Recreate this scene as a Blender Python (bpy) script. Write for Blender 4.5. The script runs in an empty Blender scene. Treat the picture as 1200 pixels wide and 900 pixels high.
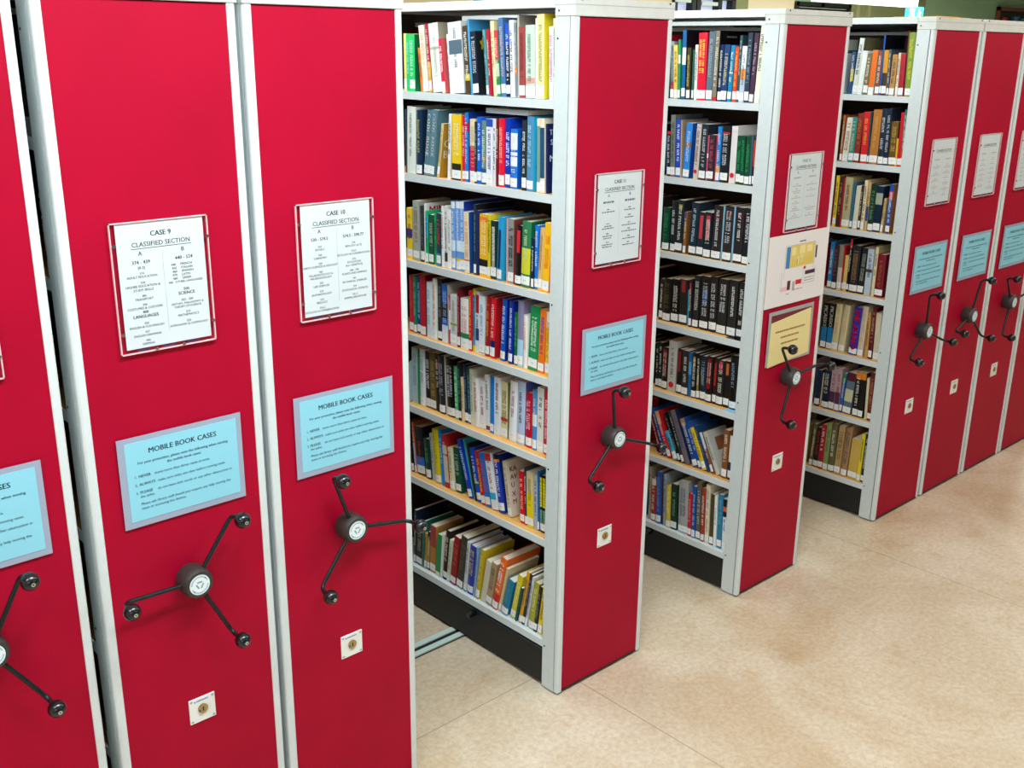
import bpy, math, random
from mathutils import Matrix, Vector
R = math.radians
COL = bpy.context.scene.collection
SC = bpy.context.scene

# ---------------------------------------------------------------- camera
CAM = Vector((-0.1051, -2.0733, 2.0199)); YAW, PITCH, ROLL, FPX = 0.8272, -0.3103, 0.0104, 1231.93
d = Vector((math.cos(PITCH)*math.cos(YAW), math.cos(PITCH)*math.sin(YAW), math.sin(PITCH)))
r = Vector((math.sin(YAW), -math.cos(YAW), 0)); u = r.cross(d)
r2 = r*math.cos(ROLL)+u*math.sin(ROLL); u2 = -r*math.sin(ROLL)+u*math.cos(ROLL)
cd = bpy.data.cameras.new('camera'); cam = bpy.data.objects.new('camera', cd); COL.objects.link(cam)
cd.sensor_fit = 'HORIZONTAL'; cd.sensor_width = 36; cd.lens = FPX/1200*36; cd.clip_start = 0.02; cd.clip_end = 100
cam.matrix_world = Matrix(((r2.x, u2.x, -d.x, CAM.x), (r2.y, u2.y, -d.y, CAM.y), (r2.z, u2.z, -d.z, CAM.z), (0, 0, 0, 1)))
SC.camera = cam
# ---------------------------------------------------------------- exposure, world, lights
vs = SC.view_settings
vs.view_transform = 'Standard'; vs.look = 'None'; vs.gamma = 1; vs.use_curve_mapping = False
vs.exposure = 0.0
SC.cycles.use_denoising = True
SC.cycles.max_bounces = 8
w = bpy.data.worlds.new('world'); SC.world = w; w.use_nodes = True
w.node_tree.nodes['Background'].inputs[0].default_value = (.8, .9, 1, 1)
w.node_tree.nodes['Background'].inputs[1].default_value = 0.3
def area(name, loc, size, power, col, aim=None):
    l = bpy.data.lights.new(name, 'AREA'); l.shape = 'RECTANGLE'; l.size, l.size_y = size; l.energy = power; l.color = col
    o = bpy.data.objects.new(name, l); o.location = loc; COL.objects.link(o)
    if aim: o.rotation_euler = (Vector(aim)-Vector(loc)).to_track_quat('-Z', 'Y').to_euler()
    return o
# daylight from an unseen window behind the camera, then a cool fill
area('daylight_left', (-1.6, -4.7, 2.25), (3.6, 1.1), 36, (.80, .92, 1.0), (2.6, 0.4, 1.25))
area('cool_fill_behind', (3.4, -4.85, 2.3), (4.5, .9), 34, (.78, .89, 1.0), (2.6, -1.6, 0))  # added fill, stands for no window; cools the near floor
# lamps (position of each ceiling luminaire; the fittings are built further down)
LAMPS = [(x, -1.0) for x in (-.9, 1.0, 2.9, 4.8, 6.7, 8.6)]+[(x, .75) for x in (-.3, 1.1, 2.1, 3.1, 4.6)]+[(x, 3.6) for x in (-.9, 1.3, 3.5, 5.7, 7.9)]
for x, y in LAMPS:
    area('fluorescent', (x, y, 2.86), (1.25 if y != .75 else .9, .3), {-.9: 36, 1.0: 60, 2.9: 14}.get(x, 18) if y < 0 else 23, (.87, .96, 1.0) if x < 2 or y > 0 else (1.0, .94, .86))
area('far_wall_fill', (11.5, 3.0, 2.86), (4, 3), 300, (.95, 1, .95))  # added fill without a fitting, brightens the far back wall

# ---------------------------------------------------------------- materials
MATS = {}
def lin(h):
    v = [int(h[i:i+2], 16)/255 for i in (0, 2, 4)]
    return tuple((c/12.92 if c <= .04045 else ((c+.055)/1.055)**2.4) for c in v)
def mat(hexc, rough=.5, metal=0., spec=.5, key=None, noise=0., nscale=20., bump=0., coat=0.):
    k = key or (hexc, rough, metal, spec, noise, nscale, bump)
    if k in MATS: return MATS[k]
    m = bpy.data.materials.new('mat_%s' % (key or hexc)); m.use_nodes = True
    nt = m.node_tree; b = nt.nodes['Principled BSDF']; c = lin(hexc)
    b.inputs['Base Color'].default_value = (*c, 1); b.inputs['Roughness'].default_value = rough
    b.inputs['Metallic'].default_value = metal; b.inputs['Specular IOR Level'].default_value = spec
    b.inputs['Coat Weight'].default_value = coat
    if noise or bump:
        tc = nt.nodes.new('ShaderNodeTexCoord'); n = nt.nodes.new('ShaderNodeTexNoise')
        n.inputs['Scale'].default_value = nscale; n.inputs['Detail'].default_value = 6
        nt.links.new(tc.outputs['Object'], n.inputs['Vector'])
        if noise:
            rp = nt.nodes.new('ShaderNodeValToRGB')
            rp.color_ramp.elements[0].position = .3; rp.color_ramp.elements[1].position = .7
            rp.color_ramp.elements[0].color = (*[x*(1-noise) for x in c], 1); rp.color_ramp.elements[1].color = (*[min(1, x*(1+noise)) for x in c], 1)
            nt.links.new(n.outputs['Fac'], rp.inputs['Fac']); nt.links.new(rp.outputs[0], b.inputs['Base Color'])
        if bump:
            bp = nt.nodes.new('ShaderNodeBump'); bp.inputs['Strength'].default_value = bump; bp.inputs['Distance'].default_value = .001
            nt.links.new(n.outputs['Fac'], bp.inputs['Height']); nt.links.new(bp.outputs[0], b.inputs['Normal'])
    MATS[k] = m
    return m
def emit(hexc, s, key):
    if key in MATS: return MATS[key]
    m = mat(hexc, .6, key=key); b = m.node_tree.nodes['Principled BSDF']
    b.inputs['Emission Color'].default_value = (*lin(hexc), 1); b.inputs['Emission Strength'].default_value = s
    return m
def acrylic():
    if 'acrylic' in MATS: return MATS['acrylic']
    m = bpy.data.materials.new('mat_acrylic'); m.use_nodes = True; nt = m.node_tree; nt.nodes.clear()
    o = nt.nodes.new('ShaderNodeOutputMaterial'); mx = nt.nodes.new('ShaderNodeMixShader'); t = nt.nodes.new('ShaderNodeBsdfTransparent'); g = nt.nodes.new('ShaderNodeBsdfGlossy')
    g.inputs['Roughness'].default_value = .05; g.inputs['Color'].default_value = (.9, .95, 1, 1); mx.inputs[0].default_value = .05
    nt.links.new(t.outputs[0], mx.inputs[1]); nt.links.new(g.outputs[0], mx.inputs[2]); nt.links.new(mx.outputs[0], o.inputs[0])
    MATS['acrylic'] = m; return m
STEEL = mat('d0dadc', .42, 0, .5, 'grey_enamel', .03, 60)
TRIM = mat('d6dee0', .35, 0, .5, 'white_trim', .02, 40)
CORN = mat('d2d6d2', .45, 0, .5, 'cornice_enamel', .04, 30)
DARK = mat('38281c', .8, 0, .3, 'dark_lining')
JOINT = mat('1c2a30', .7, 0, .3, 'joint_line')
BLACK = mat('141414', .55, 0, .5, 'black_steel', .15, 80)
KNOB = mat('0c1014', .22, 0, .6, 'black_bakelite')
HUB = mat('35302f', .5, 0, .5, 'hub_plastic', .2, 200, .3)
CHROME = mat('d0d8dc', .2, 1, .5, 'chrome')
BRASS = mat('b0a070', .3, 1, .5, 'brass')
WHITE = mat('f0f2f2', .5, 0, .4, 'white_label')
PAPER = mat('d2dce0', .6, 0, .3, 'paper_sheet')
INK = mat('10141c', .7, 0, .2, 'ink')
PAGES = mat('ebe3d0', .85, 0, .2, 'book_pages', .12, 300)
SCREW = mat('4c5458', .4, .6, .5, 'screw_steel')
BEECH = None
def wood():
    m = mat('dda85c', .5, 0, .4, 'beech_board', .1, 6)
    nt = m.node_tree
    for n in nt.nodes:
        if n.type == 'TEX_NOISE':
            mp = nt.nodes.new('ShaderNodeMapping'); mp.inputs['Scale'].default_value = (8, .7, 8)
            tc = [q for q in nt.nodes if q.type == 'TEX_COORD'][0]
            nt.links.new(tc.outputs['Object'], mp.inputs['Vector']); nt.links.new(mp.outputs[0], n.inputs['Vector'])
    return m
BEECH = wood()
def red_mat():
    m = mat('a8002a', .55, 0, .16, 'red_laminate', .06, 5, 0)
    nt = m.node_tree; b = nt.nodes['Principled BSDF']
    tc = [q for q in nt.nodes if q.type == 'TEX_COORD'][0]
    # fine cloth-like grain
    n = nt.nodes.new('ShaderNodeTexNoise'); n.inputs['Scale'].default_value = 900
    bp = nt.nodes.new('ShaderNodeBump'); bp.inputs['Strength'].default_value = .12; bp.inputs['Distance'].default_value = .0006
    nt.links.new(tc.outputs['Object'], n.inputs['Vector']); nt.links.new(n.outputs['Fac'], bp.inputs['Height']); nt.links.new(bp.outputs[0], b.inputs['Normal'])
    return m
RED = red_mat()

# ---------------------------------------------------------------- mesh helpers
class MB:
    def __init__(s): s.v = []; s.f = []; s.m = []; s.ms = []
    def slot(s, m):
        if m not in s.ms: s.ms.append(m)
        return s.ms.index(m)
    def add(s, vs_, fs, m):
        o = len(s.v); s.v += [tuple(x) for x in vs_]; k = s.slot(m)
        for f in fs: s.f.append(tuple(i+o for i in f)); s.m.append(k)
    def box(s, a, b, m, ch=0):
        x0, y0, z0 = a; x1, y1, z1 = b
        if ch:      # chamfered box: all twelve edges cut
            V = []; F = []
            for z, i in ((z0, ch), (z0+ch, 0), (z1-ch, 0), (z1, ch)):
                c = ch if i == 0 else ch
                q = i
                V += [(x0+q+(c if not i else 0), y0+q, z), (x1-q-(c if not i else 0), y0+q, z), (x1-q, y0+q+(c if not i else 0), z), (x1-q, y1-q-(c if not i else 0), z),
                      (x1-q-(c if not i else 0), y1-q, z), (x0+q+(c if not i else 0), y1-q, z), (x0+q, y1-q-(c if not i else 0), z), (x0+q, y0+q+(c if not i else 0), z)]
            F.append(tuple(range(7, -1, -1))); F.append(tuple(range(24, 32)))
            for l in range(3):
                for k in range(8): F.append((l*8+k, l*8+(k+1) % 8, l*8+8+(k+1) % 8, l*8+8+k))
            s.add(V, F, m); return
        s.add([(x0, y0, z0), (x1, y0, z0), (x1, y1, z0), (x0, y1, z0), (x0, y0, z1), (x1, y0, z1), (x1, y1, z1), (x0, y1, z1)],
              [(3, 2, 1, 0), (4, 5, 6, 7), (0, 1, 5, 4), (1, 2, 6, 5), (2, 3, 7, 6), (3, 0, 4, 7)], m)
    def prism(s, poly, z0, z1, m, msel=None):      # poly in xy, counter-clockwise
        n = len(poly)
        V = [(x, y, z0) for x, y in poly]+[(x, y, z1) for x, y in poly]
        s.add(V, [tuple(range(n-1, -1, -1)), tuple(range(n, 2*n))], m)
        for i in range(n):
            j = (i+1) % n; s.add([V[i], V[j], V[j+n], V[i+n]], [(0, 1, 2, 3)], (msel or {}).get(i, m))
    def cyl(s, c, r0, r1, a, b, m, axis='y', n=24, cap=True):
        V = []
        for t, rr in ((a, r0), (b, r1)):
            for k in range(n):
                p, q = rr*math.cos(2*math.pi*k/n), rr*math.sin(2*math.pi*k/n)
                V.append({'y': (c[0]+p, t, c[2]+q), 'x': (t, c[1]+p, c[2]+q), 'z': (c[0]+p, c[1]+q, t)}[axis])
        F = [(k, (k+1) % n, n+(k+1) % n, n+k) for k in range(n)]
        if cap: F += [tuple(range(n-1, -1, -1)), tuple(range(n, 2*n))]
        s.add(V, F, m)
    def lathe(s, c, prof, m, n=28):                # profile (radius, y) round an axis along y
        V = []; F = []
        for rr, y in prof:
            for k in range(n): V.append((c[0]+rr*math.cos(2*math.pi*k/n), c[1]+y, c[2]+rr*math.sin(2*math.pi*k/n)))
        for l in range(len(prof)-1):
            for k in range(n): F.append((l*n+k, l*n+(k+1) % n, (l+1)*n+(k+1) % n, (l+1)*n+k))
        F.append(tuple(range(n-1, -1, -1))); F.append(tuple(range((len(prof)-1)*n, len(prof)*n)))
        s.add(V, F, m)
    def tube(s, pts, rad, m, n=10):
        pts = [Vector(p) for p in pts]; V = []; F = []; prev = None
        for i, p in enumerate(pts):
            t = (pts[min(i+1, len(pts)-1)]-pts[max(i-1, 0)]).normalized()
            if prev is None: a = t.orthogonal().normalized()
            else: a = (prev-t*prev.dot(t)).normalized()
            prev = a; b = t.cross(a)
            for k in range(n):
                w_ = 2*math.pi*k/n; V.append(p+a*rad*math.cos(w_)+b*rad*math.sin(w_))
        for l in range(len(pts)-1):
            for k in range(n): F.append((l*n+k, l*n+(k+1) % n, (l+1)*n+(k+1) % n, (l+1)*n+k))
        F.append(tuple(range(n-1, -1, -1))); F.append(tuple(range((len(pts)-1)*n, len(pts)*n)))
        s.add(V, F, m)
    def sphere(s, c, rad, m, n=20, l=12, a0=0):
        V = []; F = []
        for i in range(l+1):
            th = math.pi*i/l
            for k in range(n): V.append((c[0]+rad*math.sin(th)*math.cos(2*math.pi*k/n), c[1]-rad*math.cos(th), c[2]+rad*math.sin(th)*math.sin(2*math.pi*k/n)))
        for i in range(l):
            for k in range(n): F.append((i*n+k, i*n+(k+1) % n, (i+1)*n+(k+1) % n, (i+1)*n+k))
        s.add(V, F, m)
    def quad(s, a, b, c, d_, m): s.add([a, b, c, d_], [(0, 1, 2, 3)], m)
    def merge(s, o, M):
        k = len(s.v); s.v += [tuple(M @ Vector(p)) for p in o.v]
        mp = [s.slot(m) for m in o.ms]
        for f, m in zip(o.f, o.m): s.f.append(tuple(i+k for i in f)); s.m.append(mp[m])
    def build(s, name, parent=None, loc=None, rot=None, smooth=False, bevel=0, props=None):
        me = bpy.data.meshes.new(name); me.from_pydata(s.v, [], s.f)
        for m in s.ms: me.materials.append(m)
        me.polygons.foreach_set('material_index', s.m)
        me.update()
        if smooth:
            me.polygons.foreach_set('use_smooth', [True]*len(s.f))
            try: me.set_sharp_from_angle(angle=R(35))
            except Exception: pass
        o = bpy.data.objects.new(name, me); COL.objects.link(o)
        if parent: o.parent = parent
        if loc: o.location = loc
        if rot: o.rotation_euler = rot
        if bevel:
            b = o.modifiers.new('bevel', 'BEVEL'); b.width = bevel; b.segments = 2; b.limit_method = 'ANGLE'
        for k_, v_ in (props or {}).items(): o[k_] = v_
        return o
def empty(name, loc, **props):
    o = bpy.data.objects.new(name, None); o.location = loc; COL.objects.link(o)
    for k, v in props.items(): o[k] = v
    return o
def text_mesh(s, size, align='LEFT', bold=False, shear=0):
    """flat glyph outlines of a line of text as (verts, faces), in the xy plane"""
    c = bpy.data.curves.new('lettering', 'FONT'); c.body = s; c.space_character = 1.35 if s == 'CODE BOOK' else 1.0; c.size = size; c.align_x = align; c.resolution_u = 2
    c.shear = shear
    c.offset = 0
    o = bpy.data.objects.new('lettering', c); COL.objects.link(o)
    dg = bpy.context.evaluated_depsgraph_get(); me = bpy.data.meshes.new_from_object(o.evaluated_get(dg))
    V = [tuple(v.co) for v in me.vertices]; F = [tuple(p.vertices) for p in me.polygons]
    k = len(V)
    for e in ((size*.06, size*.12) if bold and size == .02 else (size*.045,) if bold else (size*.018,)):
        V = V+[(a+e, b, c_) for a, b, c_ in V[:k]]; F = F+[tuple(i+k for i in f) for f in F]
    bpy.data.objects.remove(o); bpy.data.curves.remove(c); bpy.data.meshes.remove(me)
    return V, F

# ---------------------------------------------------------------- the room
def floor_mat():
    m = bpy.data.materials.new('mat_floor'); m.use_nodes = True; nt = m.node_tree; b = nt.nodes['Principled BSDF']
    tc = nt.nodes.new('ShaderNodeTexCoord')
    def noise(sc, det=6, rough=.6, dist=0):
        n = nt.nodes.new('ShaderNodeTexNoise'); n.inputs['Scale'].default_value = sc; n.inputs['Detail'].default_value = det
        n.inputs['Roughness'].default_value = rough; n.inputs['Distortion'].default_value = dist
        nt.links.new(tc.outputs['Object'], n.inputs['Vector']); return n
    def ramp(src, p0, c0, p1, c1):
        rp = nt.nodes.new('ShaderNodeValToRGB'); e = rp.color_ramp.elements
        e[0].position = p0; e[1].position = p1; e[0].color = (*c0, 1); e[1].color = (*c1, 1)
        nt.links.new(src, rp.inputs['Fac']); return rp
    def mix(a, b_, fac, typ='MIX'):
        x = nt.nodes.new('ShaderNodeMix'); x.data_type = 'RGBA'; x.blend_type = typ
        if isinstance(fac, float): x.inputs['Factor'].default_value = fac
        else: nt.links.new(fac, x.inputs['Factor'])
        for s_, i in ((a, 'A'), (b_, 'B')):
            sock = [q for q in x.inputs if q.name == i and q.type == 'RGBA'][0]
            if isinstance(s_, tuple): sock.default_value = (*s_, 1)
            else: nt.links.new(s_, sock)
        return [q for q in x.outputs if q.type == 'RGBA'][0]
    base = ramp(noise(1.6, 8, .65, .6).outputs['Fac'], .35, lin('c4ad8e'), .68, lin('ded2be')).outputs[0]
    fine = ramp(noise(55, 5, .7).outputs['Fac'], .35, (.66, .63, .58), .62, (1, 1, 1)).outputs[0]
    c = mix(base, fine, .6, 'MULTIPLY')
    stain = ramp(noise(5.5, 9, .75, 1.5).outputs['Fac'], .55, (0, 0, 0), .78, (.8, .8, .8)).outputs[0]
    c = mix(c, lin('b08a58'), stain)
    spk = ramp(noise(160, 2, .5).outputs['Fac'], .70, (0, 0, 0), .76, (1, 1, 1)).outputs[0]
    c = mix(c, lin('8a6f50'), spk)
    # seams of the sheet flooring
    sep = nt.nodes.new('ShaderNodeSeparateXYZ'); nt.links.new(tc.outputs['Object'], sep.inputs[0])
    def math_(op, a, b_=None):
        n = nt.nodes.new('ShaderNodeMath'); n.operation = op
        for i, v in enumerate((a, b_)):
            if v is None: continue
            if isinstance(v, (int, float)): n.inputs[i].default_value = v
            else: nt.links.new(v, n.inputs[i])
        return n.outputs[0]
    px = math_('PINGPONG', math_('SUBTRACT', sep.outputs[0], 2.13-16.25), .8125)
    sx = math_('LESS_THAN', px, .0022)
    sy = math_('LESS_THAN', math_('ABSOLUTE', math_('SUBTRACT', sep.outputs[1], .126)), .0022)
    sy = math_('MULTIPLY', sy, math_('LESS_THAN', sep.outputs[0], 2.13))
    seam = math_('MULTIPLY', math_('MAXIMUM', sx, sy), .5)
    c = mix(c, lin('7a6246'), seam)
    nt.links.new(c, b.inputs['Base Color'])
    rr = nt.nodes.new('ShaderNodeMapRange'); rr.inputs[3].default_value = .28; rr.inputs[4].default_value = .5
    nt.links.new(noise(3, 6).outputs['Fac'], rr.inputs[0]); nt.links.new(rr.outputs[0], b.inputs['Roughness'])
    b.inputs['Specular IOR Level'].default_value = .4
    return m
X0, X1, Y0, Y1, H = -3.0, 21.0, -5.0, 6.0, 2.9
ST = {'kind': 'structure'}
m = MB(); m.box((X0-.2, Y0-.2, -.12), (X1+.2, Y1+.2, 0), floor_mat()); m.build('floor', props=ST)
CEIL = mat('e8e8e0', .8, 0, .2, 'ceiling_tile', .03, 8)
m = MB(); m.box((X0, Y0, H), (X1, Y1, H+.1), CEIL); m.build('ceiling', props=ST)
WALLC = mat('f0e6cc', .8, 0, .2, 'wall_cream', .02, 3)
WALLG = mat('a9cdb2', .8, 0, .2, 'wall_green', .05, 2)
WALLO = mat('8f9a72', .8, 0, .2, 'wall_olive', .06, 4)
m = MB(); m.box((X0-.1, Y0, 0), (X0, Y1, H), WALLC); m.build('wall_left', props=ST)
m = MB(); m.box((X0, Y0-.1, 0), (X1, Y0, H), mat('6c706c', .8, key='wall_grey')); m.build('wall_front', props=ST)
m = MB(); m.box((X1, Y0, 0), (X1+.1, Y1, H), WALLG); m.build('wall_right', props=ST)
m = MB()
m.box((X0, Y1, 0), (9.72, Y1+.1, H), WALLC); m.box((10.85, Y1, 0), (11.15, Y1+.1, H), WALLO); m.box((11.15, Y1, 0), (12.15, Y1+.1, H), WALLC)
m.box((9.72, Y1, 0), (10.85, Y1+.1, 2.0), WALLC); m.box((9.72, Y1, 2.62), (10.85, Y1+.1, H), WALLC)
m.box((12.15, Y1, 0), (13.44, Y1+.1, 2.1), WALLG); m.box((12.15, Y1, 2.61), (13.44, Y1+.1, H), WALLG)
m.box((13.44, Y1, 0), (15.55, Y1+.1, H), WALLO); m.box((15.55, Y1, 0), (17.95, Y1+.1, H), WALLG); m.box((17.95, Y1, 0), (19.6, Y1+.1, 2.1), WALLG); m.box((17.95, Y1, 2.7), (19.6, Y1+.1, H), WALLG); m.box((19.6, Y1, 0), (X1, Y1+.1, H), WALLG)
m.build('wall_back', props=ST)
m = MB(); m.box((13.6, Y1-.03, 0), (13.68, Y1, H), mat('a8ad86', .7, key='batten')); m.box((13.9, Y1-.03, 0), (13.96, Y1, H), mat('a8ad86', .7, key='batten')); m.build('trim_1', props=ST)
# high-level windows in the back wall
SKYW = emit('b8c4e8', .55, 'window_daylight'); DFR = mat('101818', .5, key='dark_frame')
def window(n, x0, x1, z0, z1, mull, pane):
    w_ = MB()
    w_.box((x0, Y1-.03, z1-.05), (x1, Y1+.08, z1), DFR); w_.box((x0, Y1-.03, z0), (x1, Y1+.08, z0+.05), DFR)
    for x in [x0+.02, x1-.02]+mull: w_.box((x-.035, Y1-.03, z0), (x+.035, Y1+.08, z1), DFR)
    o = w_.build('window_%d' % n, props=ST)
    g = MB(); g.quad((x0, Y1+.06, z0), (x1, Y1+.06, z0), (x1, Y1+.06, z1), (x0, Y1+.06, z1), pane); g.build('pane', o)
    return o
wn = window(1, 9.72, 10.85, 2.0, 2.62, [10.07, 10.16, 10.56], SKYW)
g = MB(); g.box((9.72, Y1-.04, 2.52), (10.0, Y1-.02, 2.56), mat('d8ecec', .5, key='blind_white')); g.box((10.2, Y1-.04, 2.50), (10.5, Y1-.02, 2.54), mat('d8ecec', .5, key='blind_white')); g.build('blind_slat', wn)
wn = window(2, 12.15, 13.44, 2.1, 2.61, [12.75], mat('20282c', .3, key='dark_pane'))
g = MB(); g.box((12.2, Y1-.045, 2.535), (13.3, Y1-.03, 2.545), mat('8a9a98', .5, key='grey_bar')); g.build('window_bar', wn)
wn = window(3, 17.95, 19.6, 2.1, 2.72, [], mat('281c1c', .3, key='brown_pane'))
wf = mat('8a4a30', .5, key='brown_frame'); g = MB()
g.box((17.9, Y1-.06, 2.66), (19.65, Y1-.02, 2.72), wf); g.box((17.9, Y1-.06, 2.1), (17.97, Y1-.02, 2.72), wf); g.build('window_frame', wn)
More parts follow.
